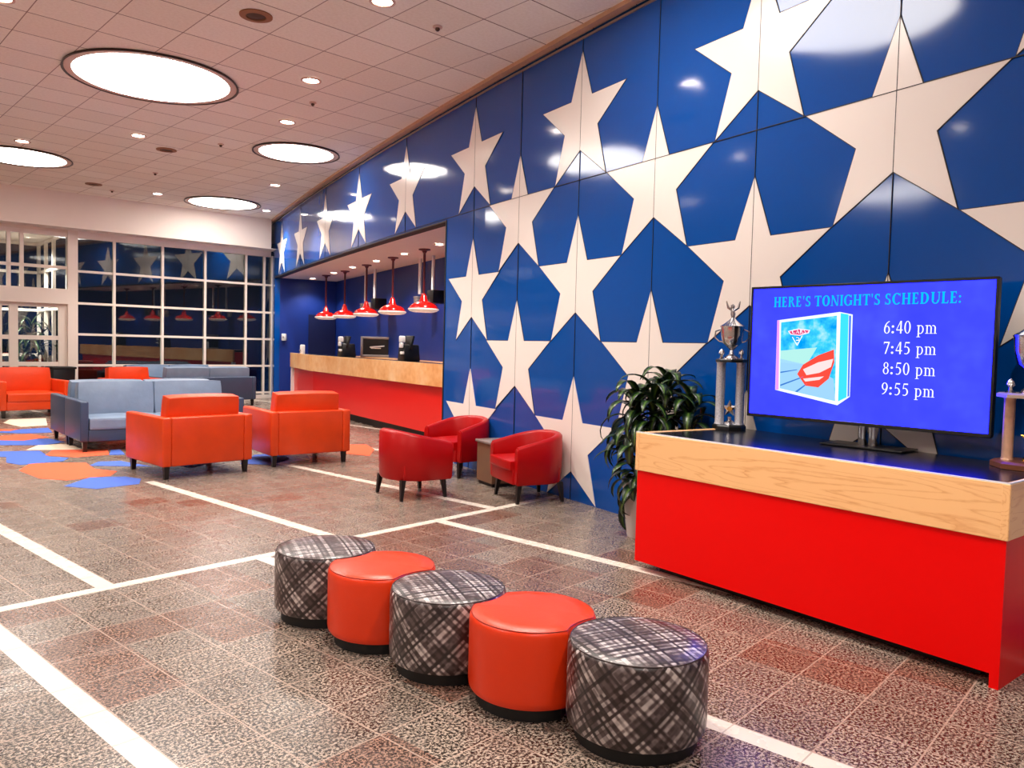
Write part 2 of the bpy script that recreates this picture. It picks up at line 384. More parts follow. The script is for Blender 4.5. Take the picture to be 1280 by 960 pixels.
# stars
STAR = [(0, .50), (-.185, 0), (-.74, 0), (-.295, -.335), (-.455, -.86), (0, -.55), (.455, -.86), (.295, -.335), (.74, 0), (.185, 0)]
def star(sc, zc, zmin=None, zmax=None, smax=None):
    def poly(pts, off, mi, b2):
        vs = [b2.verts.new((p[0], p[1], off)) for p in pts]; b2.faces.new(vs).material_index = mi
    def shrink(pts, d):
        out = []; n = len(pts)
        area = sum(pts[i][0] * pts[(i + 1) % n][1] - pts[(i + 1) % n][0] * pts[i][1] for i in range(n)); sg = 1 if area > 0 else -1
        for i in range(n):
            p0, p1, p2 = [Vector(pts[(i + k) % n]) for k in (-1, 0, 1)]
            d1 = (p1 - p0).normalized(); d2 = (p2 - p1).normalized()
            n1 = Vector((-d1.y, d1.x)) * sg; n2 = Vector((-d2.y, d2.x)) * sg
            k = (n1 + n2); k = k / max(.25, (1 + n1.dot(n2))); out.append(tuple(p1 + k * d))
        return out
    b2 = bmesh.new(); base = [(x + sc, z + zc) for x, z in STAR]
    poly(shrink(base, -.003), -.004, 1, b2)
    poly(shrink(base, .004), -.006, 0, b2)
    cuts = []
    if zmin is not None: cuts.append(((0, zmin, 0), (0, -1, 0)))
    if zmax is not None: cuts.append(((0, zmax, 0), (0, 1, 0)))
    if smax is not None: cuts.append(((smax, 0, 0), (1, 0, 0)))
    for co_, no_ in cuts:
        bmesh.ops.bisect_plane(b2, geom=b2.verts[:] + b2.edges[:] + b2.faces[:], plane_co=co_, plane_no=no_, clear_outer=True)
    if sc > 1.2:
        k = sc - .75
        while k < sc + .76:
            bmesh.ops.bisect_plane(b2, geom=b2.verts[:] + b2.edges[:] + b2.faces[:], plane_co=(k, 0, 0), plane_no=(1, 0, 0)); k += .12
    if not b2.faces: b2.free(); return
    ex = bmesh.ops.extrude_face_region(b2, geom=b2.faces[:])     # real thickness back to the wall
    for v in [g for g in ex['geom'] if isinstance(g, bmesh.types.BMVert)]: v.co.z = .001
    for v in b2.verts: v.co = wp(v.co.x, v.co.y, v.co.z)
    obj('white_star', b2, None, wr, False, mats=['star', 'gap'])
for n in range(-9, 4):
    s = .39 + 1.205 * n if n < 2 else .39 + 1.19 * n
    rows = (4.31, 2.583, .857) if n % 2 == 0 else (3.448, 1.723, -.003)
    for z in rows:
        lim = dict(zmin=0.0 if z < 1 else None, zmax=4.93 if z > 4 else None)
        if n == 3: lim = dict(zmin=0.0 if z < 1 else None, zmax=4.93 if z > 4 else None, smax=SO)
        if s + .74 > SO and z > 4: lim['smax'] = None
        star(s, z, **lim)
for s in (5.2, 7.6, 10.0, 12.4, 14.8): star(s, 4.31, zmin=ZS)
for z in (3.448, 1.723): star(17.0, z)
# cornice, fascia edge and opening jamb
bm = NBM(); wallstrip(bm, -11.5, SE, 4.955, ZC, -.135, -.05, .5); struct('trim_1', bm, 'trimwood')
bm = NBM(); wallstrip(bm, -11.5, SE, 4.925, 4.945, -.018, .03, .5); struct('trim_2', bm, 'metal_line')
bm = NBM(); wallstrip(bm, SO, SE, ZS - .012, ZS + .012, -.01, .15, .5); wallstrip(bm, SO - .012, SO + .014, 0, ZS + .012, -.01, .15); struct('trim_3', bm, 'gap')
# recess behind the opening
K1, K2, K3, K4 = wp(SO, 0, .13), Vector((.12, 13.0, 0)), Vector((-5.19, 22.94, 0)), wp(SE, 0, .05)
def vwall(bm, a, b, z0, z1, th, mi=0):
    d = (b - a).normalized(); n = Vector((d.y, -d.x, 0)) * th
    hexa(bm, [Vector((p.x, p.y, z)) for z in (z0, z1) for p in (a, b, b + n, a + n)], mi)
bm = NBM(); vwall(bm, K1 + W * -.02, K2, 0, ZS + .2, .1); vwall(bm, K2, K3, 0, ZS + .2, .1); struct('wall_back_recess', bm, 'recess')
bm = NBM(); vwall(bm, K3, K4, 0, ZS + .2, .1); struct('wall_left_recess', bm, 'recess')
bm = NBM()
pl = [wp(SO + .02 + (SE - SO) * i / 20, 0, .13) for i in range(21)]
prism(bm, [(p.x, p.y) for p in pl] + [(K3.x, K3.y), (K2.x, K2.y)], ZS, ZS + .06); struct('ceiling_recess', bm, 'soffit')
dv = (K3 - K4)                                 # dark slab painted for the shaded doorway in the recess side wall
bm = NBM(); nn = Vector((dv.y, -dv.x, 0)).normalized()
a_ = K4 + dv * .53; b_ = K4 + dv * .985
inn = nn if nn.dot(CAM - K4) > 0 else -nn
hexa(bm, [Vector((p.x, p.y, z)) for z in (0, 2.42) for p in (a_, b_, b_ + inn * .025, a_ + inn * .025)]); struct('door_2', bm, 'recess_dark')
th = thing('wall_switch', K4 + dv * .12 + inn * .0, 0, 'small white wall switch on the blue recess side wall', 'switch')
bm = NBM(); rbox(bm, (.12, .12, .2), (0, 0, 0), .02)
q = obj('plate', bm, 'whitep', th); th.location = K4 + dv * .12 + inn * .05 + Vector((0, 0, 1.75))
bm = NBM(); rbox(bm, (.04, .02, .05), (0, -.065, 0), .005); obj('toggle', bm, 'greym', th)

# window wall
def nbox(bm, t0, t1, z0, z1, o0, o1, mi=0):
    hexa(bm, [nw(t, z, o) for z in (z0, z1) for t, o in ((t0, o0), (t1, o0), (t1, o1), (t0, o1))], mi)
TL = -11.0
bm = NBM(); nbox(bm, TL - 12, .0, 4.2, ZC + .02, 0, .9); nbox(bm, TL - 12, TL, 0, 4.2, 0, .9); struct('wall_window_side', bm, 'cream')
bm = NBM(); nbox(bm, TL, .25, 4.02, 4.2, .56, .7); nbox(bm, TL, .3, 4.185, 4.2, .0, .9); struct('trim_4', bm, 'soffit')
OF = .6; C_ = [-4.74, -3.86, -2.70, -1.60, -.47, .06]; ZR = [.16, .92, 1.68, 2.44, 3.22, 4.02]
bm = NBM()
for t in C_[1:]: nbox(bm, t - .03, t + .03, 0, 4.05, OF - .04, OF + .06)
nbox(bm, .26, .33, 0, 4.05, OF - .08, OF + .06)
for z in ZR[:-1]: nbox(bm, -4.7, .3, z - .028, z + .028, OF - .035, OF + .055)
nbox(bm, -4.7, .3, 0, .1, OF - .06, OF + .08)
wf = thing('window_1', nw(-2.2, 0, OF), 0, '', ''); del wf['label']; del wf['category']; wf['kind'] = 'structure'
def rel(o, parent): o.parent = parent; o.location = -parent.location
w = obj('window_frame', bm, 'frame', None, False); rel(w, wf)
bm = NBM(); nbox(bm, -4.7, .3, .1, 4.03, OF, OF + .012); w = obj('window_pane', bm, 'glass', None, False); rel(w, wf)
bm = NBM(); nbox(bm, -4.92, -4.70, 0, 4.2, OF - .12, OF + .12); struct('trim_5', bm, 'frame')
# transom window and entrance door at the left
w2 = thing('window_2', nw(-8, 0, OF), 0, '', ''); del w2['label']; del w2['category']; w2['kind'] = 'structure'
bm = NBM()
for t in (-5.86, -6.12, -7.3, -8.5, -9.7, -10.9): nbox(bm, t - .04, t + .04, 2.72, 4.2, OF - .04, OF + .06)
for z in (3.28,): nbox(bm, TL, -4.9, z - .035, z + .035, OF - .04, OF + .06)
nbox(bm, TL, -4.9, 2.4, 2.76, OF - .14, OF + .14); nbox(bm, TL, -4.9, 4.12, 4.2, OF - .05, OF + .08)
w = obj('window_frame', bm, 'frame', None, False); rel(w, w2)
bm = NBM(); nbox(bm, TL, -4.9, 2.76, 4.15, OF, OF + .012); w = obj('window_pane', bm, 'glass', None, False); rel(w, w2)
d1 = thing('door_1', nw(-6, 0, OF), 0, '', ''); del d1['label']; del d1['category']; d1['kind'] = 'structure'
bm = NBM()
for t0, t1 in ((-5.1, -4.9), (-6.12, -5.94), (-6.42, -6.26), (-7.6, -7.4), (-8.7, -8.5), (-9.9, -9.7), (-11, -10.8)): nbox(bm, t0, t1, 0, 2.42, OF - .05, OF + .05)
for z in (.12, .95, 1.58, 2.36): nbox(bm, TL, -4.9, z - .05, z + .05, OF - .04, OF + .04)
w = obj('door_frame', bm, 'frame', None, False); rel(w, d1)
bm = NBM(); nbox(bm, TL, -4.9, .1, 2.4, OF, OF + .012); w = obj('door_pane', bm, 'glass', None, False); rel(w, d1)
# vestibule beyond the glass
bm = NBM(); nbox(bm, TL, -4.95, 4.1, 4.2, .75, 3.6); struct('ceiling_vestibule', bm, 'soffit')
w3 = thing('window_3', nw(-8, 0, 3.4), 0, '', ''); del w3['label']; del w3['category']; w3['kind'] = 'structure'
bm = NBM()
for t in (-5.0, -6.2, -7.4, -8.6, -9.8, -11): nbox(bm, t - .04, t + .04, 0, 4.12, 3.36, 3.46)
for z in (.1, 1.1, 2.3, 2.75, 3.3, 4.05): nbox(bm, TL, -5.0, z - .035, z + .035, 3.36, 3.46)
for o_ in (1.6, 2.5): nbox(bm, -5.04, -4.96, 0, 4.12, o_ - .04, o_ + .04)
for z in (.1, 2.3, 3.3, 4.05): nbox(bm, -5.03, -4.97, z - .035, z + .035, .75, 3.45)
w = obj('window_frame', bm, 'frame', None, False); rel(w, w3)
# outside ground
bm = NBM(); nbox(bm, -24, 10, -.12, -.02, .95, 22); struct('floor_outside', bm, 'night')
# unseen sides of the lobby
bm = NBM(); hexa(bm, [ab(a, b, z) for z in (0, ZC) for a, b in ((AL, BL), (AH, BL), (AH, BL - .15), (AL, BL - .15))]); struct('wall_left', bm, 'cream')
bm = NBM(); hexa(bm, [ab(a, b, z) for z in (0, ZC) for a, b in ((AL, BL), (AL, 3.7), (AL - .15, 3.7), (AL - .15, BL))]); struct('wall_back', bm, 'cream')

# ------------------------------------------------------------------ ceiling fittings
def skylight(p, r, label):
    th = thing('round_ceiling_light', (p[0], p[1], ZC), 0, label, 'light', 'large round ceiling lights')
    bm = NBM(); lathe(bm, [(r, .0), (r + .012, -.02), (r + .014, -.03), (r - .004, -.03), (r - .015, -.01)], n=64, cap=False); obj('outer_ring', bm, 'ring', th)
    bm = NBM(); lathe(bm, [(r - .015, -.004), (r - .015, -.022), (r - .1, -.022), (r - .1, -.004)], n=64, cap=False); obj('inner_ring', bm, 'ringl', th)
    bm = NBM(); lathe(bm, [(r - .1, -.012), (r * .97 - .1, -.03), (r * .6, -.055), (.02, -.07)], n=64); obj('diffuser', bm, 'disc', th)
for p, r, l in [((-4.74, 10.31), 1.03, 'largest round lit ceiling light at upper left of the lobby'),
                ((-3.94, 14.12), .74, 'round lit ceiling light nearest the star wall, left of its cornice'),
                ((-7.22, 19.45), .88, 'farthest round lit ceiling light, just before the window wall'),
                ((-9.38, 14.95), .86, 'round lit ceiling light cut off by the left picture edge'),
                ((0, 5.9), 1.03, 'round lit ceiling light above the ottomans, mirrored in star wall'),
                ((-4.9, 1.2), 1.03, 'added round ceiling light left of the viewer, outside the picture'),  # unseen extra lights from here on, added to brighten the lobby
                ((-9.6, 5.7), 1.03, 'added round ceiling light far left of the lobby, outside the picture'),
                ((.4, -2.6), 1.03, 'added round ceiling light behind the viewer, outside the picture')]:
    skylight(p, r, l)
DLS = [(389, 100, 'small downlight right of the largest round ceiling light'), (359, 152, 'small downlight just above the nearer small round ceiling light'),
       (173, 169, 'small downlight below the largest round ceiling light'), (28, 176, 'small downlight above the round light at left picture edge'),
       (344, 231, 'small downlight between the two round lights near the star wall'), (197, 242, 'small downlight left of the farthest round ceiling light'),
       (333, 263, 'farthest small downlight in the corner of star wall and window wall'), (478, 1, 'small downlight cut off by the top picture edge')]
def downlight(th, r=.1):
    bm = NBM(); lathe(bm, [(r, -.004), (r + .03, -.004), (r + .03, -.014), (r, -.018)], n=28, cap=False); obj('trim_ring', bm, 'ringl', th)
    bm = NBM(); lathe(bm, [(r, -.006), (.01, -.012)], n=28); obj('lens', bm, 'dl', th)
def spot(p, power, size=1.9, blend=.6, r=.08):
    l = bpy.data.lights.new('spot_light', 'SPOT'); l.energy = power * 2.6; l.spot_size = size; l.spot_blend = blend; l.shadow_soft_size = r; l.color = (1, .93, .84)
    o = bpy.data.objects.new('spot_light', l); COL.objects.link(o); o.location = p
dproto = None
for x, y, lab in DLS:
    p = at(x, y, ZC); 
    if dproto is None:
        dproto = thing('downlight', p, 0, lab, 'light', 'small recessed downlights'); downlight(dproto)
    else: place(dproto, p, 0, lab, False)
    spot(p + Vector((0, 0, -.04)), 130)
for x, y in ((-.6, 3.9), (-5.2, 7.98), (-4.74, 4.75), (-8.9, 9.8), (1.4, 2.2)):
    o = place(dproto, (x, y, ZC), 0, 'small downlight over the lobby floor, outside the picture', False); spot((x, y, ZC - .04), 130)
def speaker(p, r, lab):
    th = thing('ceiling_speaker', p, 0, lab, 'speaker', 'round brown ceiling speakers')
    bm = NBM(); lathe(bm, [(r, -.001), (r, -.014), (r * .62, -.02), (r * .6, -.006)], n=32, cap=False); obj('grille_ring', bm, 'speaker', th)
    bm = NBM(); lathe(bm, [(r * .6, -.006), (.01, -.02)], n=32); obj('cone', bm, 'speakerd', th)
speaker(at(320, 19, ZC), .165, 'round brown ceiling speaker near the top picture edge')
speaker(at(208, 187, ZC), .17, 'round brown ceiling speaker below the largest ceiling light')
speaker(at(117, 230, ZC), .17, 'dark ceiling speaker close to the cream wall at left')
spr = None
for x, y, lab in [(391, 128, 'tiny ceiling sprinkler between the two downlights by the largest light'), (547, 33, 'tiny ceiling sprinkler nearest the cornice at top centre'),
                  (276, 180, 'tiny ceiling sprinkler left of the nearer small round light'), (194, 216, 'tiny ceiling sprinkler above the farthest round light'), (140, 238, 'tiny ceiling sprinkler close to the cream wall')]:
    if spr is None:
        spr = thing('sprinkler', at(x, y, ZC), 0, lab, 'sprinkler', 'ceiling sprinklers')
        bm = NBM(); lathe(bm, [(.05, 0), (.052, -.012), (.03, -.018)], n=20); obj('cover_plate', bm, 'ringl', spr)
        bm = NBM(); lathe(bm, [(.022, -.015), (.026, -.035), (.012, -.05)], n=16); obj('nozzle', bm, 'speakerd', spr)
    else: place(spr, at(x, y, ZC), 0, lab, False)
# recess soffit downlights
for x, y, lab in [(505.5, 317, 'nearest lit downlight in the soffit over the red counter'), (470.5, 326, 'second nearest soffit downlight over the red counter'), (441, 334, 'middle soffit downlight over the red counter'),
                  (417, 341, 'fourth soffit downlight over the red counter'), (391, 348, 'farthest soffit downlight over the red counter'), (549, 305, 'soffit downlight at the right edge of the opening')]:
    p = at(x, y, ZS); o = place(dproto, p, 0, lab, False); o.scale = (.75, .75, 1); o['group'] = 'soffit downlights over the counter'
    spot(p + Vector((0, 0, -.04)), 40, 2.2)
for t in (-4.2, -3.3, -1.2): place(dproto, nw(t, 4.2, .3), 0, {-4.2: 'left', -3.3: 'middle', -1.2: 'right'}[t] + ' small downlight in the narrow soffit above the windows', False)

# ------------------------------------------------------------------ bar counter
Q0, Q1, Q2 = Vector((-5.92, 20.85, 0)), Vector((-4.78, 18.4, 0)), Vector((-.86, 12.15, 0))
d1_ = (Q2 - Q1).normalized(); n1_ = Vector((-d1_.y, d1_.x, 0));
if n1_.dot(NR) < 0: n1_ = -n1_
d0_ = (Q1 - Q0).normalized(); n0_ = Vector((-d0_.y, d0_.x, 0)); n0_ = n0_ if n0_.dot(NR) > 0 else -n0_
nm = (n0_ + n1_).normalized()
def cpl(o0, o1):                              # plan ring between two offsets behind the front line
    return [Q0 + n0_ * o0, Q1 + nm * o0, Q2 + n1_ * o0, Q2 + n1_ * o1, Q1 + nm * o1, Q0 + n0_ * o1]
def cprism(o0, o1, z0, z1, bm=None):
    bm = bm or NBM(); p = cpl(o0, o1); 
    for i in ((0, 1, 4, 5), (1, 2, 3, 4)): prism(bm, [(p[k].x, p[k].y) for k in i], z0, z1)
    return bm
bc = thing('bar_counter', Q1 + n1_ * .3, 0, 'long red bar counter with honey wood band under the pendant lamps', 'counter')
for nm_, b_, mt in (('wood_band', cprism(0, .06, .965, 1.335), 'burl'), ('counter_top', cprism(.06, .62, 1.27, 1.32), 'top'), ('front_panel', cprism(.1, .55, .155, 1.265), 'redc'), ('plinth', cprism(.2, .5, 0, .155), 'blackrub')):
    o = obj(nm_, b_, mt, None, False); o.parent = bc; o.location = -bc.location
bm = NBM(); prism(bm, [(p.x, p.y) for p in (Q0 + n0_ * .02, Q0 + n0_ * .02 + d0_ * .09, Q0 + n0_ * .12 + d0_ * .09, Q0 + n0_ * .12)], 0, .96)
o = obj('end_post', bm, 'whitep', None, False); o.parent = bc; o.location = -bc.location
# back counter along the recess rear wall
bk = (K3 - K2).normalized(); bn = Vector((bk.y, -bk.x, 0)); bn = bn if bn.dot(CAM - K2) > 0 else -bn
A_ = K2 + bk * 1.4; B_ = K3 - bk * 3.2
bkc = thing('back_counter', A_, 0, 'wood topped red back counter along the blue rear wall', 'counter')
for nm_, z0, z1, o0, o1, mt in (('cabinet', 0, 1.25, .02, .5, 'redc'), ('worktop', 1.25, 1.31, .02, .55, 'burl')):
    bm = NBM(); prism(bm, [(p.x, p.y) for p in (A_ + bn * o0, B_ + bn * o0, B_ + bn * o1, A_ + bn * o1)], z0, z1); o = obj(nm_, bm, mt, None, False); o.parent = bkc; o.location = -bkc.location
caz = math.degrees(math.atan2(-n1_.x, -n1_.y))
def on_counter(px, back): # point on the counter line seen at column px
    d = ray(px, 450); d = Vector((d.x, d.y, 0)); P = Q1 + n1_ * back
    A = Matrix(((d.x, -d1_.x), (d.y, -d1_.y))); r = A.inverted() @ Vector((P.x, P.y)); return d * r[0]
def register(px, lab, h):
    p = on_counter(px, .32); p.z = 1.3225
    th = thing('cash_register', p, caz, lab, 'register', 'registers on the bar counter')
    bm = NBM(); rbox(bm, (.26, .3, h * .75), (0, -.03, h * .375), .03, taper=1.15); obj('base', bm, 'black', th)
    bm = NBM(); rbox(bm, (.07, .07, h * .5), (0, -.02, .1 + h * .25), .01); obj('neck', bm, 'black', th)
    bm = NBM(); rbox(bm, (.34, .05, h * .62), (0, -.02, .12 + h * .55), .015, rot=Matrix.Rotation(.25, 4, 'X')); obj('monitor', bm, 'black', th)
    bm = NBM(); rbox(bm, (.1, .1, .12), (.02, .1, h * .93 + .02), .02); obj('receipt_printer', bm, 'whitep', th)
    bm = NBM(); rbox(bm, (.1, .05, .09), (-.08, .16, h * .62 + .04), .01); obj('card_reader', bm, 'whitep', th)
    bm = NBM(); rbox(bm, (.1, .05, .05), (-.12, .16, h * .38), .01); obj('keypad', bm, 'whitep', th)
register(431.5, 'black cash register with white printer under the third pendant lamp', .4)
register(509, 'black cash register with white printer nearest the opening edge', .42)
p = on_counter(378, .25); p.z = 1.323
th = thing('dispenser', p, caz, 'small white dispenser at the far left end of bar counter', 'dispenser')
bm = NBM(); rbox(bm, (.12, .1, .24), (0, 0, .12), .02); obj('housing', bm, 'whitep', th)
bm = NBM(); rbox(bm, (.06, .03, .04), (0, .06, .1), .008); obj('lever', bm, 'greym', th)
# grey framed screen on the back counter
d = ray(471.5, 434); tt = (A_ + bn * .25 - CAM).dot(bn) / d.dot(bn); p = CAM + d * tt; p.z = 1.31
baz = math.degrees(math.atan2(bn.x, bn.y))
th = thing('framed_screen', p, math.degrees(math.atan2(-p.x, -p.y)), 'grey framed dark screen standing on the back counter', 'screen')
w_, h_ = 41 * tt / FPX, 19 * tt / FPX * 1.35
bm = NBM()
for x0, x1, z0, z1 in ((-w_ / 2, w_ / 2, 0, .06), (-w_ / 2, w_ / 2, h_ - .06, h_), (-w_ / 2, -w_ / 2 + .06, 0, h_), (w_ / 2 - .06, w_ / 2, 0, h_)): rbox(bm, (x1 - x0, .08, z1 - z0), ((x0 + x1) / 2, 0, (z0 + z1) / 2), .01)
obj('frame', bm, 'greym', th)
bm = NBM(); rbox(bm, (w_ - .1, .04, h_ - .1), (0, -.01, h_ / 2), 0); obj('glass_panel', bm, 'black', th)
bm = NBM(); rbox(bm, (w_ * .45, .02, .03), (0, .02, h_ * .52), .005, rot=Matrix.Rotation(.1, 4, 'Y')); rbox(bm, (w_ * .3, .02, .025), (.03, .02, h_ * .44), .005); obj('display_mark', bm, 'whitep', th)
# hung units with two white tubes
for (xa, xb, yb, lab) in ((524.6, 541, 372, 'hanging black and grey unit on two white tubes, behind nearest pendant'), (456.9, 468.4, 379, 'hanging black and grey unit on two white tubes, behind third pendant')):
    d = ray((xa + xb) / 2, 372); Pp = K2 + bn * .3; tt = (Pp - CAM).dot(bn) / d.dot(bn)
    def pp(px, py):
        dd = ray(px, py); return CAM + dd * ((Pp - CAM).dot(bn) / dd.dot(bn))
    th = thing('hanging_unit', (0, 0, 0), 0, lab, 'equipment', 'units hung behind the bar'); p = pp((xa + xb) / 2, 375); p.z = 0; th.location = p
    zb = pp(xb, yb + 10).z; zt = zb + .28
    for x in (xa, xb):
        q = pp(x, 370) - p; bm = NBM(); tube(bm, [(q.x, q.y, zt - .02), (q.x, q.y, ZS)], .035, 12); obj('tube', bm, 'whitep', th)
    q = pp(xb + 5, 375) - p; bm = NBM(); rbox(bm, (.32, .3, .26), (q.x, q.y, zt - .12), .02, rot=Matrix.Rotation(-math.radians(baz), 4, 'Z')); obj('black_case', bm, 'black', th)
    for k, x in enumerate((xa - 3, xa + 6)):
        q = pp(x, 375) - p; bm = NBM(); lathe(bm, [(.06, 0), (.075, .02), (.075, .2), (.085, .21), (.085, .24)], (q.x, q.y, zt - .3), 20); obj('grey_canister', bm, 'greym', th)
# pendants
PEND = [(407.9, 344, 'farthest red pendant lamp over the bar counter'), (431.4, 338.7, 'second farthest red pendant lamp over the counter'), (458.5, 331, 'middle of the five red pendant lamps over the counter'),
        (491.5, 321.7, 'second nearest red pendant lamp over the counter'), (530.8, 311.4, 'nearest red pendant lamp beside the opening edge')]
pr_ = None
for x, y, lab in PEND:
    p = at(x, y, ZS)
    if pr_ is None:
        pr_ = thing('pendant_lamp', p, 0, lab, 'lamp', 'red barn pendants over the bar counter')
        bm = NBM(); lathe(bm, [(.11, 0), (.11, -.02), (.05, -.035), (.03, -.07)], n=24); obj('ceiling_canopy', bm, 'rod', pr_)
        bm = NBM(); tube(bm, [(0, 0, -.03), (0, 0, -.88)], .022, 12); obj('rod', bm, 'rod', pr_)
        bm = NBM(); lathe(bm, [(.03, -.82), (.042, -.83), (.045, -.86), (.06, -.88), (.068, -.93), (.085, -.95), (.09, -.965), (.15, -.985), (.21, -1.015), (.25, -1.05), (.272, -1.09), (.272, -1.1), (.245, -1.06), (.2, -1.03), (.05, -.98)], n=40, cap=False); obj('lamp_shade', bm, 'redshade', pr_)
        bm = NBM(); lathe(bm, [(.272, -1.098), (.288, -1.108), (.286, -1.122), (.25, -1.15), (.19, -1.165), (.175, -1.155), (.23, -1.12), (.262, -1.09)], n=40, cap=False); obj('shade_rim', bm, 'whitein', pr_)
        bm = NBM(); lathe(bm, [(.02, -.98), (.045, -1.0), (.06, -1.04), (.045, -1.08), (.01, -1.1)], n=20); obj('bulb', bm, 'bulb', pr_)
    else: place(pr_, p, 0, lab, False)

# ------------------------------------------------------------------ TV console desk
HD = 1.035
DA, DB = at(795, 540, HD), at(1264, 606, HD); DA.z = DB.z = 0
dd = (DB - DA).normalized(); dn = Vector((-dd.y, dd.x, 0)); dn = dn if dn.dot(NR) > 0 else -dn
DBk = Vector((2.98, 4.56, 0)); DAk = Vector((1.30, 6.40, 0)); DL2 = Vector((1.16, 6.05, 0))
# plan: front-left, front-right, right side runs back to the wall, rear
rs = (at(1280, 602, HD) - at(1264, 606, HD)); rs.z = 0; rs.normalize()
FR = DB; BR = DB + rs * ((-.03 - ((DB - P0).dot(NR))) / rs.dot(NR)); LB = at(858, 537, HD); LB.z = 0
ls = (LB - DA).normalized(); BLk = DA + ls * ((-.03 - ((DA - P0).dot(NR))) / ls.dot(NR))
desk = thing('reception_desk', (DA + DB) / 2, 0, 'wide bright red desk with light wood band and black top', 'desk')
def inset(pts, d0):                           # offset convex plan inward
    c = sum(pts, Vector()) / len(pts); out = []; n = len(pts)
    for i in range(n):
        a, b, c2 = pts[i - 1], pts[i], pts[(i + 1) % n]
        e1 = (b - a).normalized(); e2 = (c2 - b).normalized()
        n1 = Vector((-e1.y, e1.x, 0)); n2 = Vector((-e2.y, e2.x, 0))
        if n1.dot(c - b) < 0: n1 = -n1
        if n2.dot(c - b) < 0: n2 = -n2
        out.append(b + (n1 + n2) * (d0 / max(.3, 1 + n1.dot(n2))))
    return out
PL = [DA, FR, BR, BLk]
def dpart(name, pts, z0, z1, mat):
    bm = NBM(); prism(bm, [(p.x, p.y) for p in pts], z0, z1)
    return bm
def dput(name, bm, mat, mats=None):
    o = obj(name, bm, mat, None, False, mats=mats); o.parent = desk; o.location = -desk.location; return o
# wood band as a ring of boards on front and ends, object space turned along the front for the grain
band = thing('x', (0, 0, 0), 0, '', ''); bpy.data.objects.remove(band)
fa = math.atan2(dd.y, dd.x)
def board(a, b, th_, z0, z1, mat, name):
    d = (b - a); L = d.length; bm = NBM(); rbox(bm, (L, th_, z1 - z0), (L / 2, th_ / 2, (z0 + z1) / 2), .004, 1)
    o = obj(name, bm, mat, None, False); o.parent = desk; o.location = Vector((a.x, a.y, 0)) - desk.location; o.rotation_euler = (0, 0, math.atan2(d.y, d.x)); return o
board(DA, FR, .04, .752, HD, 'oak', 'wood_band')
board(FR, BR, .04, .752, HD, 'oak', 'wood_band')
board(BLk, DA, .04, .752, HD, 'oak', 'wood_band')
ip = inset(PL, .012)
dput('desk_top', dpart('', inset(PL, .03), HD - .05, HD - .004, 'top'), 'top')
dput('front_panel', dpart('', inset(PL, .014), .07, .756, 'red'), 'red')
dput('plinth', dpart('', inset(PL, .14), 0, .07, 'blackrub'), 'blackrub')
bm = NBM(); e_ = inset(PL, .010); v = (e_[2] - e_[1]).normalized(); u = (e_[0] - e_[1]).normalized()
prism(bm, [(p.x, p.y) for p in (e_[1], e_[1] + u * .045, e_[2] + u * .045, e_[2])], 0, .756); dput('end_panel', bm, 'red')
bm = NBM(); e_ = inset(PL, .002)
for i in range(2):
    a, b = e_[i], e_[i + 1]; d = (b - a).normalized(); n_ = Vector((-d.y, d.x, 0)) * .014
    prism(bm, [(p.x, p.y) for p in (a, b, b + n_, a + n_)], HD - .001, HD + .006)
dput('edge_strip', bm, 'whitep')

# ------------------------------------------------------------------ television
DT = 5.8
TLc = CAM + ray(938, 360) * DT; TRc = CAM + ray(1249, 345) * (DT * .79); BLc = CAM + ray(935, 520) * DT; BRc = CAM + ray(1240, 548) * (DT * .79)
xv = ((TRc - TLc) + (BRc - BLc)); xv.z = 0; xv.normalize(); cen = (TLc + TRc + BLc + BRc) / 4
tw = ((TRc - TLc).length + (BRc - BLc).length) / 2; thh = ((TLc - BLc).length + (TRc - BRc).length) / 2
tn = Vector((xv.y, -xv.x, 0)); tn = tn if tn.dot(CAM - cen) > 0 else -tn
tv = thing('television', (cen.x, cen.y, HD - .001), math.degrees(math.atan2(tn.x, tn.y)), 'large flat television with blue schedule on silver stand on the red desk', 'television')
zc = cen.z - (HD - .001)
# local frame: +Y faces the viewer, local x = -xv
def tl(P):
    q = P - Vector((cen.x, cen.y, HD - .001)); return Vector((-q.dot(xv), q.dot(tn), q.z))
bm = NBM(); rbox(bm, (tw, .045, thh), (0, -.03, zc), .012, 2); obj('casing', bm, 'black', tv)
bm = NBM(); bz = .018
for sx, sz, lx, lz in ((tw, bz, 0, zc + thh / 2 - bz / 2), (tw, bz * 1.3, 0, zc - thh / 2 + bz * .65), (bz, thh, -tw / 2 + bz / 2, zc), (bz, thh, tw / 2 - bz / 2, zc)): rbox(bm, (sx, .012, sz), (lx, -.003, lz), .003, 1)
obj('bezel', bm, 'black', tv)
bm = NBM(); vs = [bm.verts.new((x, -.004, z)) for x, z in ((tw / 2 - bz, zc - thh / 2 + bz), (-tw / 2 + bz, zc - thh / 2 + bz), (-tw / 2 + bz, zc + thh / 2 - bz), (tw / 2 - bz, zc + thh / 2 - bz))]
f = bm.faces.new(vs); uv = bm.loops.layers.uv.new('UVMap')
for l, c in zip(f.loops, ((0, 0), (1.7, 0), (1.7, 1), (0, 1))): l[uv].uv = c
ex = bmesh.ops.extrude_face_region(bm, geom=[f]); 
for v in [g for g in ex['geom'] if isinstance(g, bmesh.types.BMVert)]: v.co.y = -.0085
scr = obj('screen', bm, 'screen', tv, False)
sc_ = at(1083, 559, HD); pc = tl(Vector((sc_.x, sc_.y, 0)))
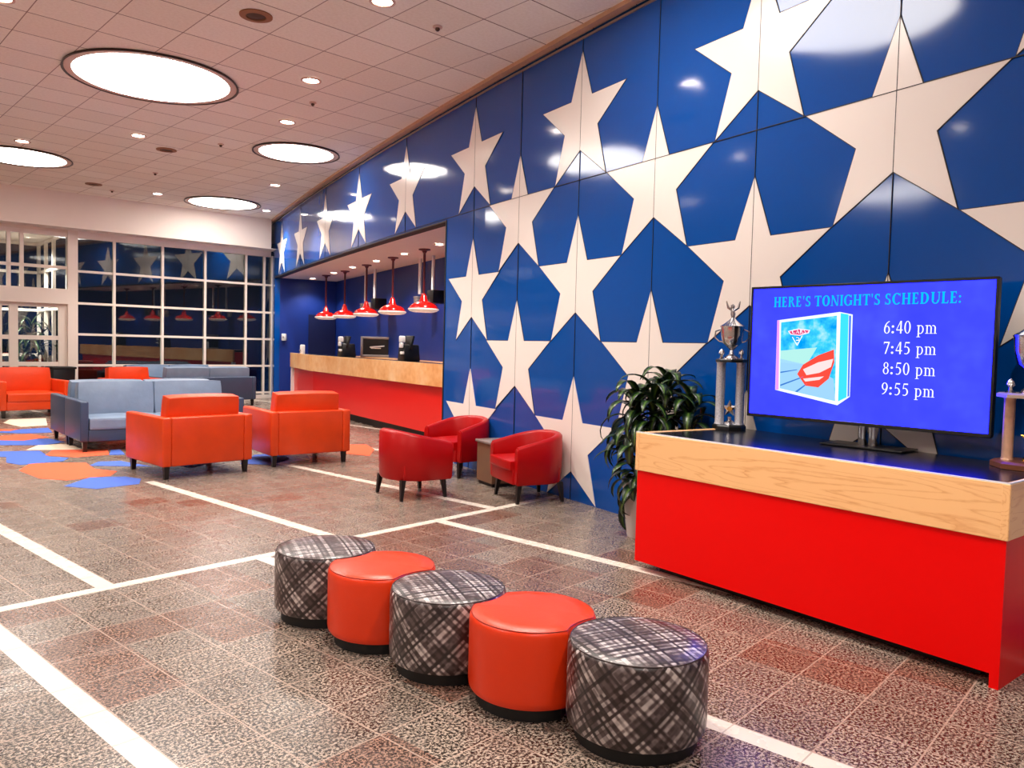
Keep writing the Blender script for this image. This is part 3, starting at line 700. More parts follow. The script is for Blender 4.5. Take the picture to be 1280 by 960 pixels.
bm = NBM(); rbox(bm, (.05, .05, zc), (pc.x + .035, -.12, zc / 2), .01); rbox(bm, (.05, .05, zc), (pc.x - .035, -.12, zc / 2), .01); rbox(bm, (.4, .03, .3), (pc.x, -.075, zc), .01); obj('stand_pole', bm, 'chrome', tv)
bm = NBM(); rbox(bm, (.55, .26, .012), (pc.x, -.12, .006), .004); obj('stand_base', bm, 'black', tv)
# --- flat drawing on the screen (local metres; v = viewer-right)
def scrpt(px, py, k=0): 
    P = onplane(px, py, cen, tn); q = tl(P); return (-q.x, q.z)
SCRM = []
def flat(name, polys, mat, k, parent=tv):
    """polys in screen coords (v right, z up); k = layer"""
    bm = NBM()
    for pg in polys:
        try:
            f = bm.faces.new([bm.verts.new((-p[0], -.0028 + .0006 * k, p[1])) for p in pg])
        except Exception: pass
    bmesh.ops.recalc_face_normals(bm, faces=bm.faces)
    for f in bm.faces:
        if f.normal.y < 0: f.normal_flip()
    me = bpy.data.meshes.new(name); bm.to_mesh(me); bm.free(); me.materials.append(mat if not isinstance(mat, str) else M[mat])
    o = bpy.data.objects.new(name, me); COL.objects.link(o); o.parent = parent; return o
def ring(cx, cy, a, b, tw_, th_, a0=0, a1=360, n=20):
    out = []
    for i in range(n):
        t0 = math.radians(a0 + (a1 - a0) * i / n); t1 = math.radians(a0 + (a1 - a0) * (i + 1) / n)
        out.append([(cx + a * math.cos(t0), cy + b * math.sin(t0)), (cx + a * math.cos(t1), cy + b * math.sin(t1)), (cx + (a - tw_) * math.cos(t1), cy + (b - th_) * math.sin(t1)), (cx + (a - tw_) * math.cos(t0), cy + (b - th_) * math.sin(t0))])
    return out
def R_(x0, y0, x1, y1): return [(x0, y0), (x1, y0), (x1, y1), (x0, y1)]
def glyph(c, T=.19, t=.075):
    sf = .07
    def stem(x, y0=0, y1=1, w=T, bot=True, top=True):
        o = [R_(x, y0, x + w, y1)]
        if bot: o.append(R_(x - sf, y0, x + w + sf, y0 + t * .8))
        if top: o.append(R_(x - sf, y1 - t * .8, x + w + sf, y1))
        return o
    if c == 'H': return stem(.1) + stem(.62) + [R_(.2, .47, .65, .47 + t)], .92
    if c == 'E': return stem(.1) + [R_(.1, 0, .6, t), R_(.1, 1 - t, .58, 1), R_(.2, .48, .48, .48 + t), [(.6, 0), (.64, .24), (.6, .24), (.52, t)], [(.58, 1), (.6, .78), (.56, .78), (.5, 1 - t)], R_(.45, .4, .48, .62)], .72
    if c == 'R': return stem(.1) + ring(.33, .755, .3, .245, T, t, -90, 90) + [R_(.2, 1 - t, .34, 1), R_(.2, .51, .34, .51 + t), [(.36, .54), (.52, .5), (.8, 0), (.62, 0)], R_(.6, 0, .86, t * .8)], .86
    if c == 'S': return ring(.34, .745, .26, .255, T * .9, t, 30, 270) + ring(.34, .265, .28, .265, T * .9, t, -150, 90) + [R_(.53, .72, .57, 1), R_(.06, 0, .1, .28)], .68
    if c == 'T': return stem(.32, top=False) + [R_(.02, 1 - t, .77, 1), [(.02, 1), (.02, .76), (.05, .76), (.12, 1)], [(.77, 1), (.77, .76), (.74, .76), (.67, 1)]], .8
    if c == 'O': return ring(.46, .5, .42, .52, T * 1.15, t, 0, 360, 32), .92
    if c == 'N': return [R_(.12, 0, .12 + t, 1), R_(.74, 0, .74 + t, 1), [(.06, 1), (.26, 1), (.8, 0), (.66, 0)], R_(.02, 0, .28, t * .8), R_(.64, 1 - t * .8, .9, 1)], .94
    if c == 'I': return stem(.1), .36
    if c == 'G': return ring(.48, .5, .44, .52, T * 1.1, t, 40, 320, 28) + [R_(.7, .06, .7 + T, .46), R_(.62, .43, .92, .48), R_(.8, .7, .84, 1)], .96
    if c == 'C': return ring(.48, .5, .44, .52, T * 1.1, t, 42, 318, 28) + [R_(.78, .7, .82, 1)], .88
    if c == 'D': return stem(.1) + ring(.36, .5, .46, .5, T * 1.1, t, -90, 90) + [R_(.2, 1 - t, .38, 1), R_(.2, 0, .38, t)], .92
    if c == 'U': return [R_(.12, .3, .12 + T, 1), R_(.74, .3, .74 + t, 1), R_(.04, 1 - t * .8, .36, 1), R_(.64, 1 - t * .8, .88, 1)] + ring(.457, .32, .337, .34, T * .8, t, 180, 360), .92
    if c == 'L': return stem(.1) + [R_(.1, 0, .62, t), [(.62, 0), (.66, .26), (.62, .26), (.54, t)]], .7
    if c == 'A': return [[(.1, 0), (.16, 0), (.42, 1), (.38, 1)], [(.36, 1), (.46, 1), (.84, 0), (.66, 0)], R_(.22, .3, .64, .3 + t), R_(0, 0, .26, t * .8), R_(.56, 0, .94, t * .8)], .92
    if c == "'": return [[(.06, 1.02), (.2, 1.02), (.15, .68), (.11, .68)]], .26
    if c == ':': return ring(.12, .1, .09, .09, .089, .089) + ring(.12, .56, .09, .09, .089, .089), .3
    if c == ' ': return [], .28
    T = .1; t = .05
    if c == '0': return ring(.25, .5, .23, .5, T, t, 0, 360, 28), .52
    if c == '6': return ring(.26, .3, .22, .31, T * .95, t, 0, 360, 26) + ring(.5, .3, .46, .7, T, t, 98, 180, 14), .52
    if c == '9': return ring(.25, .69, .22, .31, T * .95, t, 0, 360, 26) + ring(.02, .7, .46, .7, T, t, -82, 0, 14), .52
    if c == '8': return ring(.26, .76, .18, .24, T * .8, t, 0, 360, 22) + ring(.26, .28, .22, .28, T * .9, t, 0, 360, 22), .52
    if c == '7': return [R_(.04, .9, .47, 1), [(.38, .92), (.47, .95), (.22, 0), (.13, 0)], R_(.04, .8, .07, .95)], .5
    if c == '5': return [R_(.13, .9, .44, 1), [(.13, 1), (.17, 1), (.12, .55), (.07, .55)]] + ring(.2, .32, .26, .32, T, t * 1.2, -120, 120, 22), .52
    if c == '4': return [R_(.3, 0, .4, 1), R_(.02, .24, .49, .32), [(.3, 1), (.36, 1), (.06, .3), (.02, .32)]], .52
    if c == 'p': return [R_(.08, -.28, .17, .66), R_(0, -.28, .26, -.24), R_(0, .6, .12, .65)] + ring(.26, .32, .23, .34, T * .9, t, -150, 150, 24), .54
    if c == 'm': return [R_(.08, 0, .17, .66), R_(0, .6, .12, .65), R_(0, 0, .25, .04), R_(.36, 0, .45, .42), R_(.29, 0, .52, .04), R_(.64, 0, .73, .42), R_(.57, 0, .8, .04)] + ring(.27, .42, .18, .24, T * .9, t * 1.2, 0, 120, 12) + ring(.55, .42, .18, .24, T * .9, t * 1.2, 0, 120, 12), .82
    return [], .3
def text(s, x0, x1, z, h, name, mat, k, big=None):
    adv = 0; g = []
    for i, c in enumerate(s):
        polys, a = glyph(c); g.append((polys, adv)); adv += a + .06
    sx = (x1 - x0) / adv; out = []
    for c, (polys, ad) in list(zip(s, g)) + [(' ', ([], 0))]:
        for pg in polys: out.append([(x0 + (p[0] + ad) * sx, z + p[1] * h) for p in pg])
        if c == ' ' and out: flat(name, out, mat, k); out = []
    pass
a_ = scrpt(967, 383.5); b_ = scrpt(1203, 377.5); hcap = scrpt(967, 372)[1] - a_[1]
text("HERE'S TONIGHT'S SCHEDULE:", a_[0], b_[0], (a_[1] + b_[1]) / 2 - .004, hcap * 1.08, 'title_text', 'cyan', 2)
for s, xa, xb, yb, yt in (('6:40 pm', 1104, 1172, 417, 401.5), ('7:45 pm', 1103.5, 1171, 443, 428), ('8:50 pm', 1102.5, 1170, 469, 454), ('9:55 pm', 1101, 1169, 495, 480)):
    a_ = scrpt(xa, yb); b_ = scrpt(xb, yb + 1.5); h_ = scrpt(xa, yt)[1] - a_[1]
    text(s, a_[0], b_[0], (a_[1] + b_[1]) / 2 + .004, h_, 'time_text', 'whitee', 2)
def zq(x, y): return scrpt(960 + x / 6.857, 380 + y / 6.857)
E_ = lambda n, c, s=1.0: emis(n, c, s)
flat('book_picture', [[zq(78, 140), zq(615, 68), zq(725, 90), zq(700, 795), zq(592, 868), zq(60, 735)]], E_('book_edge_white', (236, 246, 250)), 1)
pic = [x for x in bpy.data.objects if x.name.startswith('book_picture')][0]
flat('spine_strip', [[zq(78, 140), zq(98, 140), zq(90, 735), zq(62, 735)]], E_('book_pink_edge', (226, 150, 240)), 2, pic)
flat('page_block', [[zq(622, 78), zq(690, 90), zq(672, 800), zq(600, 835)]], E_('book_page_cyan', (60, 214, 240)), 2, pic)
flat('page_block', [[zq(694, 98), zq(712, 100), zq(695, 790), zq(680, 796)]], E_('book_page_blue', (70, 120, 250)), 2, pic)
def cover_mat():
    mt = bpy.data.materials.new('sky_and_road_cover'); mt.use_nodes = True; t = mt.node_tree; t.nodes.clear(); N = NB(t)
    vec, o = N.coords('Object'); e = t.nodes.new('ShaderNodeEmission'); ou = t.nodes.new('ShaderNodeOutputMaterial')
    n = N.noise(vec, 9, 3)
    up = N.ramp(n, [(.35, lin((0, 150, 235))), (.52, lin((60, 200, 245))), (.68, lin((170, 225, 250)))])
    t.links.new(up, e.inputs[0]); t.links.new(e.outputs[0], ou.inputs[0]); return mt
flat('cover_sky', [[zq(112, 158), zq(590, 100), zq(572, 832), zq(100, 722)]], cover_mat(), 2, pic)
flat('cover_road', [[zq(108, 470), zq(330, 520), zq(560, 640), zq(575, 830), zq(100, 722)]], E_('cover_road_pale', (150, 200, 235)), 3, pic)
flat('cover_field', [[zq(108, 400), zq(420, 372), zq(330, 520), zq(108, 500)]], E_('cover_pale_green', (170, 226, 220)), 3, pic)
flat('cover_line', [[zq(105, 580), zq(250, 560), zq(250, 566), zq(105, 592)], [zq(105, 690), zq(300, 620), zq(304, 628), zq(105, 704)], [zq(230, 750), zq(330, 680), zq(336, 686), zq(250, 756)]], E_('cover_line_blue', (60, 120, 200)), 4, pic)
flat('cover_swirl', [[zq(250, 600), zq(300, 520), zq(430, 440), zq(565, 390), zq(568, 500), zq(520, 640), zq(430, 715), zq(320, 700)]], E_('cover_coral', (244, 74, 60)), 4, pic)
flat('cover_highlight', [[zq(300, 560), zq(430, 500), zq(560, 470), zq(540, 540), zq(440, 590), zq(330, 610)], [zq(300, 640), zq(480, 620), zq(440, 650), zq(320, 665)]], E_('cover_pale_pink', (250, 214, 214)), 5, pic)
flat('cover_badge', [[zq(170, 232), zq(260, 210), zq(362, 222), zq(350, 250), zq(270, 272), zq(190, 262)]], E_('badge_white', (245, 225, 240)), 4, pic)
flat('cover_badge', [[zq(184, 236), zq(262, 218), zq(348, 228), zq(338, 246), zq(268, 264), zq(198, 256)]], E_('badge_red', (214, 60, 110)), 5, pic)
o = text('CARS', zq(205, 250)[0], zq(330, 250)[0], zq(205, 252)[1], .028, 'badge_text', 'whitee', 6)
flat('cover_triangle', [[zq(205, 282), zq(212, 282), zq(252, 352), zq(248, 358)], [zq(290, 272), zq(297, 272), zq(252, 358), zq(248, 352)]] + ring(zq(250, 300)[0], zq(250, 300)[1], .018, .013, .005, .004, -120, 120, 10) + ring(zq(250, 322)[0], zq(250, 322)[1], .018, .013, .005, .004, -120, 120, 10), 'whitee', 5, pic)

# ------------------------------------------------------------------ trophies
def trophy(name, P, az, sc, lab, colm, mat, cupmat, base_r, deckz, tip):
    th = thing('trophy', P, az, lab, 'trophy', 'two column trophies on the desk')
    n = 8; bm = NBM()
    lathe(bm, [(base_r, 0), (base_r, .028), (base_r * .9, .04)], n=8); obj('base', bm, 'black' if colm == 'silver' else 'basewood', th, False)
    cx = base_r * .58; cr = .035 * sc
    for sx in (-1, 1):
        bm = NBM(); lathe(bm, [(cr * 1.15, .04), (cr, .055), (cr, deckz - .015), (cr * 1.15, deckz)], (sx * cx, 0, 0), 20); obj('column', bm, colm, th)
    bm = NBM(); lathe(bm, [(base_r * .92, deckz), (base_r * .92, deckz + .018), (base_r * .86, deckz + .026)], n=8); obj('deck', bm, 'black' if colm == 'silver' else 'metal_line', th, False)
    bm = NBM(); z = deckz + .026; k = tip
    lathe(bm, [(.06 * k, z), (.055 * k, z + .015 * k), (.02 * k, z + .04 * k), (.014 * k, z + .07 * k), (.03 * k, z + .085 * k), (.075 * k, z + .13 * k), (.088 * k, z + .19 * k), (.092 * k, z + .25 * k), (.098 * k, z + .262 * k), (.07 * k, z + .28 * k), (.03 * k, z + .31 * k), (.012 * k, z + .33 * k)], n=28); obj('cup', bm, cupmat, th)
    for sx in (-1, 1):
        if name == 'a': bm = NBM(); tube(bm, [(sx * .088 * k, 0, z + .235 * k), (sx * .13 * k, 0, z + .22 * k), (sx * .135 * k, 0, z + .17 * k), (sx * .1 * k, 0, z + .14 * k), (sx * .075 * k, 0, z + .135 * k)], .006 * k, 8); obj('cup_handle', bm, cupmat, th)
        bm = NBM(); lathe(bm, [(.03, 0), (.012, .012), (.01, .03), (.024, .045), (.02, .065), (.004, .08)], (sx * cx, .01, deckz + .026), 16); obj('finial', bm, cupmat, th)
    bm = NBM(); zz = z + .33 * k                 # winged figure on top
    tube(bm, [(0, 0, zz - .01), (0, 0, zz + .03), (.005, 0, zz + .07)], [.012, .02, .012], 10)
    tube(bm, [(0, 0, zz + .055), (-.04, 0, zz + .08), (-.05, 0, zz + .13)], [.012, .01, .005], 8); tube(bm, [(0, 0, zz + .055), (.04, 0, zz + .08), (.055, 0, zz + .13)], [.012, .01, .005], 8)
    lathe(bm, [(.006, 0), (.016, .01), (.016, .025), (.004, .036)], (.004, 0, zz + .072), 12)
    obj('figure', bm, cupmat, th)
    bm = NBM(); lathe(bm, [(.05, .04), (.04, .055), (.014, .075), (.014, .1)], n=20)      # star figure between the columns
    pts = []
    for i in range(10):
        rr = .062 if i % 2 == 0 else .028; a = PI / 2 + i * PI / 5; pts.append((rr * math.cos(a), .165 + rr * 1.15 * math.sin(a)))
    f1 = [bm.verts.new((p[0], .008, p[1])) for p in pts]; f2 = [bm.verts.new((p[0], -.008, p[1])) for p in pts]; c1 = bm.verts.new((0, .022, .165)); c2 = bm.verts.new((0, -.022, .165))
    for i in range(10):
        j = (i + 1) % 10; bm.faces.new((f1[i], f1[j], c1)); bm.faces.new((f2[j], f2[i], c2)); bm.faces.new((f1[i], f2[i], f2[j], f1[j]))
    obj('star_ornament', bm, 'gold' if colm != 'silver' else 'chrome', th, False)
    bm = NBM(); lathe(bm, [(.02, 0), (.02, .006)], n=20); bmesh.ops.transform(bm, matrix=Matrix.Translation((0, .028, .165)) @ Matrix.Rotation(-PI / 2, 4, 'X'), verts=bm.verts); obj('medal', bm, 'gold', th)
    return th
az_c = lambda P: math.degrees(math.atan2(-P.x, -P.y))
p = at(911, 536, HD); p.z = HD - .002; trophy('a', p, az_c(p), 1.0, 'silver two column trophy left of the television', 'silver', 'silver', 'chrome', .132, .535, 1.0)
p = Vector((2.96, 4.43, HD - .002)); trophy('b', p, az_c(p), .85, 'rose gold trophy right of the television at picture edge', 'copper', 'copper', 'chrome', .2, .40, 1.25)

# ------------------------------------------------------------------ upholstery
def leg_bm(x, y, h, top=.05, bot=.034, splay=(0, 0)):
    bm = NBM(); v = []
    for z, r, sx, sy in ((0, bot, splay[0], splay[1]), (h, top, 0, 0)):
        v += [(x + sx - r / 2 * 1, y + sy - r / 2, z), (x + sx + r / 2, y + sy - r / 2, z), (x + sx + r / 2, y + sy + r / 2, z), (x + sx - r / 2, y + sy + r / 2, z)]
    hexa(bm, v); return bm
def block_seat(name, Wd, D, nc, cat, label, group, mb, mc, azim=0):
    """box armed seat, local +Y is the front"""
    th = thing(name, (0, 0, 0), 0, label, cat, group)
    zb, za, at_ = .15, .725, .11
    bm = NBM(); rbox(bm, (at_, D, za - zb), (-Wd / 2 + at_ / 2, 0, (za + zb) / 2), .022, 3); obj('armrest', bm, mb, th)
    bm = NBM(); rbox(bm, (at_, D, za - zb), (Wd / 2 - at_ / 2, 0, (za + zb) / 2), .022, 3); obj('armrest', bm, mb, th)
    bm = NBM(); rbox(bm, (Wd - 2 * at_ + .004, .12, za - zb), (0, -D / 2 + .066, (za + zb) / 2), .02, 3); obj('back_panel', bm, mb, th)
    bm = NBM(); rbox(bm, (Wd - 2 * at_ + .004, D - .12, .17), (0, .055, zb + .085), .015, 2); obj('seat_base', bm, mb, th)
    w = (Wd - 2 * at_) / nc
    for i in range(nc):
        x = -Wd / 2 + at_ + w * (i + .5)
        bm = NBM(); rbox(bm, (w - .008, D - .13, .16), (x, .075, .40), puff=(.022, 7, 2)); obj('seat_cushion', bm, mc, th)
        bm = NBM(); rbox(bm, (w - .015 if nc > 1 else w - .02, .2, .52), (x, -D / 2 + .245, .70), puff=(.035, 7, 1), rot=Matrix.Rotation(.13, 4, 'X')); obj('back_cushion', bm, mc, th)
    for sx in (-1, 1):
        for sy in (-1, 1): obj('leg', leg_bm(sx * (Wd / 2 - .07), sy * (D / 2 - .07), .155, .065, .045), 'legw', th)
    return th
azB = math.degrees(math.atan2(-GA.x, -GA.y))   # faces the viewer's right
# two club chairs with backs to the viewer
ca = block_seat('club_chair', 1.12, 1.1, 1, 'armchair', 'orange leather club chair seen from behind, nearer the blue sofa', 'orange leather club chairs', 'orange', 'orange')
bk0, bk1 = Vector((-4.02, 8.95, 0)), Vector((-3.22, 9.80, 0)); bd = (bk1 - bk0).normalized(); fw = Vector((-bd.y, bd.x, 0))
ca.location = (bk0 + bk1) / 2 + fw * .55; ca.rotation_euler = (0, 0, math.atan2(fw.y, fw.x) - PI / 2)
bk0, bk1 = Vector((-3.08, 10.09, 0)), Vector((-2.23, 10.74, 0)); bd = (bk1 - bk0).normalized(); fw = Vector((-bd.y, bd.x, 0))
cb = copy_tree(ca); cb['label'] = 'orange leather club chair seen from behind, right beside the red tub chair'
cb.location = (bk0 + bk1) / 2 + fw * .55; cb.rotation_euler = (0, 0, math.atan2(fw.y, fw.x) - PI / 2)
def put(src, a, b, az, lab):                    # a,b: grid position of the centre
    c = copy_tree(src); c.location = ab(a, b); c.rotation_euler = (0, 0, -math.radians(az)); c['label'] = lab; return c
aL = GA.dot(Vector((-9.94, 15.18, 0))); bL = GB.dot(Vector((-9.94, 15.18, 0)))
cl = put(ca, aL - .06 + .5, bL + .60, azB, 'orange leather club chair facing forward at the left picture edge'); cl.scale = (1.14, 1, 1)
put(ca, aL - .06 + .5, 7.5, azB, 'orange leather club chair behind the blue sofa, only its back showing')
cS = Vector((-6.04, 10.94, 0)); Ls = 2.35; SB = Vector((.755, .656, 0)); SA = Vector((-.656, .755, 0)); azS = math.degrees(math.atan2(.656, -.755))
s1 = block_seat('sofa', Ls, 1.0, 2, 'sofa', 'blue grey leather sofa facing the viewer, left of the orange chairs', 'blue grey leather sofas', 'sofad', 'sofa')
s1.location = cS + SA * .5 + SB * Ls / 2; s1.rotation_euler = (0, 0, -math.radians(azS))
s2 = put(s1, 0, 0, azS + 180, 'blue grey leather sofa back to back behind the front sofa'); s2.location = cS + SA * 1.0 + SA * .502 + SB * Ls / 2
pY = Vector((-6.42, 19.85, 0)); aY, bY = GA.dot(pY), GB.dot(pY)
put(s1, aY + .5, bY - 1.25, azB + 180, 'blue grey sofa seen from behind, nearest the bar recess')
put(s1, 19.52, GB.dot(Vector((-9.0, 18.2, 0))) + 1.45, azB, 'pale lit blue grey sofa standing against the window wall')
# black bin by the post
pB = ray(76, 470); pB = Vector((pB.x, pB.y, 0)); pB = pB * (19.2 / GA.dot(pB))
th = thing('waste_bin', pB, azB, 'black square waste bin beside the entrance, behind left orange chair', 'bin')
bm = NBM(); rbox(bm, (.46, .46, .9), (0, 0, .45), .02, taper=.9); obj('body', bm, 'black', th)
bm = NBM(); rbox(bm, (.5, .5, .05), (0, 0, .92), .015); obj('lid', bm, 'blackrub', th)

def tub_chair(lab):
    th = thing('tub_chair', (0, 0, 0), 0, lab, 'armchair', 'red leather tub chairs')
    Wd, D, Rr, T = .74, .68, .3, .085
    path = []                                   # centreline from front-left, round the back, to front-right
    hw = Wd / 2 - T / 2; yb = -D / 2 + T / 2; yf = D / 2 - .03
    path += [(-hw, yf - (yf - (yb + Rr)) * i / 6) for i in range(7)]
    path += [(-hw + Rr - Rr * math.cos(a), yb + Rr - Rr * math.sin(a)) for a in [PI / 2 * i / 8 for i in range(1, 9)]]
    path += [(-hw + Rr + (2 * hw - 2 * Rr) * i / 3, yb) for i in (1, 2)]
    path += [(hw - Rr + Rr * math.sin(a), yb + Rr - Rr * math.cos(a)) for a in [PI / 2 * i / 8 for i in range(0, 9)]]
    path += [(hw, yb + Rr + (yf - (yb + Rr)) * i / 6) for i in range(1, 7)]
    bm = NBM(); rings = []
    for k, (x, y) in enumerate(path):
        a = Vector(path[max(0, k - 1)]); b = Vector(path[min(len(path) - 1, k + 1)]); t = (b - a).normalized(); n = Vector((-t.y, t.x))
        if n.dot(Vector((x, y))) < 0: n = -n
        f = (y - yb) / (yf - yb); zt = .735 - .135 * f ** 1.15
        prof = [(-T / 2, .24), (-T / 2, zt - .03), (-T / 2 + .02, zt - .006), (0, zt), (T / 2 - .02, zt - .006), (T / 2, zt - .03), (T / 2 + .004, .45), (T / 2 - .005, .23), (T / 2 - .02, .205), (-T / 2 + .02, .21)]
        e = 0 if 0 < k < len(path) - 1 else 1
        rings.append([bm.verts.new((x + n.x * p[0], y + n.y * p[0], p[1])) for p in prof])
    for a, b in zip(rings, rings[1:]):
        for i in range(10): bm.faces.new((a[i], a[(i + 1) % 10], b[(i + 1) % 10], b[i]))
    bm.faces.new(rings[0]); bm.faces.new(rings[-1][::-1])
    ee = [e for e in bm.edges if all(v in rings[0] for v in e.verts) or all(v in rings[-1] for v in e.verts)]
    bmesh.ops.bevel(bm, geom=ee, offset=.012, segments=2, affect='EDGES')
    obj('tub_shell', bm, 'tub', th, angle=60)
    bm = NBM(); rbox(bm, (Wd - 2 * T + .006, D - .12, .17), (0, .045, .29), .015, 2); obj('seat_base', bm, 'tub', th)
    bm = NBM(); rbox(bm, (Wd - 2 * T - .002, D - .1, .1), (0, .065, .405), puff=(.025, 7, 2)); obj('seat_cushion', bm, 'tub', th)
    for sx in (-1, 1):
        for sy in (-1, 1): obj('leg', leg_bm(sx * (Wd / 2 - .1), sy * (D / 2 - .1), .215, .052, .03, (sx * .02, sy * .025)), 'legw', th)
    return th
tc = tub_chair('red leather tub chair with its back to the viewer, nearest one')
tc.location = (-1.08, 8.53, 0); tc.rotation_euler = (0, 0, -math.radians(55))
place(tc, Vector((-.64, 10.02, 0)), 226, 'red leather tub chair facing forward, behind the side table', False)
place(tc, Vector((.21, 8.50, 0)), 246, 'red leather tub chair by the star wall, right of side table', False)
th = thing('side_table', (-.12, 9.33, 0), 151, 'brown cube side table between the red tub chairs', 'table')
bm = NBM(); rbox(bm, (.42, .4, .46), (0, 0, .27), .004, 1); obj('body', bm, 'tan', th)
bm = NBM(); rbox(bm, (.46, .44, .03), (0, 0, .515), .006, 2); obj('table_top', bm, 'greytop', th)
bm = NBM(); rbox(bm, (.38, .36, .045), (0, 0, .0225), 0); obj('plinth', bm, 'blackrub', th)

# ------------------------------------------------------------------ ottomans
OC = [(-1.10, 4.69), (-.70, 4.335), (-.30, 3.975), (.125, 3.63), (.565, 3.29)]
def otto_outline(i, r=.298, n=96):
    c = Vector(OC[i]); bites = []
    if i in (1, 3): bites = [Vector(OC[i - 1]) - c, Vector(OC[i + 1]) - c]
    pts = []
    for k in range(n):
        a = 2 * PI * k / n; d = Vector((math.cos(a), math.sin(a))); t = r
        for b in bites:                          # ray against the bite circle
            rb = .302; h = d.dot(b)
            disc = h * h - b.length_squared + rb * rb
            if disc > 0 and h > 0:
                tt = h - math.sqrt(disc)
                if tt < t: t = tt
        pts.append(d * t)
    return pts
def ottoman(i, lab):
    plaid = i % 2 == 0; mat = 'plaid' if plaid else 'orange2'
    th = thing('ottoman', (OC[i][0], OC[i][1], 0), 0, lab, 'ottoman', 'row of five ottomans')
    pts = otto_outline(i); n = len(pts); bm = NBM(); uv = bm.loops.layers.uv.new('UVMap')
    prof = [(.90, .06), (.965, .064), (.99, .075), (1, .10), (1, .37), (.994, .392), (.978, .406), (.95, .413), (.7, .420), (.35, .424)]
    L = [0]
    for k in range(n): L.append(L[-1] + (pts[(k + 1) % n] - pts[k]).length)
    rings = [[bm.verts.new((p.x * s, p.y * s, z)) for p in pts] for s, z in prof]
    ca_, sa_ = math.cos(PI / 4), math.sin(PI / 4)
    for j in range(len(rings) - 1):
        a, b = rings[j], rings[j + 1]
        for k in range(n):
            k2 = (k + 1) % n; f = bm.faces.new((a[k], a[k2], b[k2], b[k]))
            for l, (kk, jj) in zip(f.loops, ((k, j), (k + 1, j), (k + 1, j + 1), (k, j + 1))):
                if j < 7: u, v = L[kk], prof[jj][1]; l[uv].uv = (u * ca_ - v * sa_ + 5, u * sa_ + v * ca_ + 5)
                else: l[uv].uv = (l.vert.co.x * .92 + l.vert.co.y * .39 + 3, -l.vert.co.x * .39 + l.vert.co.y * .92 + 3)
    cv = bm.verts.new((0, 0, .425))
    for k in range(n):
        f = bm.faces.new((rings[-1][k], rings[-1][(k + 1) % n], cv))
        for l in f.loops: l[uv].uv = (l.vert.co.x * .92 + l.vert.co.y * .39 + 3, -l.vert.co.x * .39 + l.vert.co.y * .92 + 3)
    obj('upholstery', bm, mat, th, angle=35)
    bm = NBM(); tube(bm, [(p.x * .966, p.y * .966, .4115) for p in pts + [pts[0]]], .0022, 6); obj('piping', bm, 'piping' if plaid else 'piping_o', th)
    bm = NBM(); q = [(p.x * .87, p.y * .87) for p in pts]; prism(bm, q, 0, .07); obj('plinth', bm, 'blackrub', th)
for i, l in enumerate(['grey plaid ottoman at the far left end of the row', 'orange ottoman second from the far end, between plaid ones', 'grey plaid ottoman in the middle of the row',
                       'orange ottoman next to the nearest plaid ottoman', 'grey plaid ottoman nearest the viewer at the row end']): ottoman(i, l)

# ------------------------------------------------------------------ plants
def leaf(bm, uv, base, az, elev, L, w, droop, n=9):
    d = Vector((math.cos(az), math.sin(az), 0)); side = Vector((-d.y, d.x, 0)); p = Vector(base); e = elev; prev = None
    for i in range(n + 1):
        t = i / n; ww = w * (math.sin(PI * min(1, t * .92 + .08)) ** .7) * (1 - .15 * t) if i < n else .002
        up = Vector((0, 0, 1)) * math.cos(e) - d * math.sin(e)
        row = [bm.verts.new(p - side * ww / 2 + up * ww * .12), bm.verts.new(p), bm.verts.new(p + side * ww / 2 + up * ww * .12)]
        if prev:
            for k in range(2):
                f = bm.faces.new((prev[k], prev[k + 1], row[k + 1], row[k]))
                for l, c in zip(f.loops, ((k / 2, t), ((k + 1) / 2, t), ((k + 1) / 2, t), (k / 2, t))): l[uv].uv = c
        prev = row; p = p + (d * math.cos(e) + Vector((0, 0, math.sin(e)))) * (L / n); e -= droop / n * (1 + t)
def corn_plant(loc, stems, lab, pot_h=.5, pot_r=.2, seed=1, Lf=.42, wf=.06, cull=None, name='potted_plant'):
    random.seed(seed); th = thing(name, loc, 0, lab, 'plant')
    bm = NBM(); lathe(bm, [(pot_r * .62, 0), (pot_r * .66, .02), (pot_r * .95, pot_h * .9), (pot_r, pot_h * .92), (pot_r, pot_h), (pot_r * .92, pot_h), (pot_r * .9, pot_h - .05)], n=40, cap=False)
    obj('pot', bm, 'pot', th)
    bm = NBM(); lathe(bm, [(pot_r * .91, pot_h - .05), (.01, pot_h - .04)], n=30); obj('soil', bm, 'soil', th)
    for (x, y, h, nl, k) in stems:
        bm = NBM(); tube(bm, [(x * .5, y * .5, pot_h - .06), (x * .8, y * .8, (pot_h + h) / 2), (x, y, h)], [.018, .015, .012], 8); obj('stem', bm, 'stem', th)
        bm = NBM(); uv = bm.loops.layers.uv.new('UVMap')
        for i in range(nl):
            t = i / nl; a = i * 2.4 + random.uniform(-.3, .3)
            el = 1.35 - 1.5 * (1 - t) * random.uniform(.8, 1.1); z = h - (1 - t) * .34 * k
            leaf(bm, uv, (x, y, z), a, el, Lf * k * random.uniform(.75, 1.1), wf * random.uniform(.8, 1.15), random.uniform(1.2, 2.3))
        if cull:                                 # keep leaves on the room side of walls and desk
            mw = Vector(loc)
            for v in bm.verts: v.co = cull(v.co + mw) - mw
        fo = obj('foliage', bm, 'leaf', th, angle=180)
        md = fo.modifiers.new('thickness', 'SOLIDIFY'); md.thickness = .0025
    return th
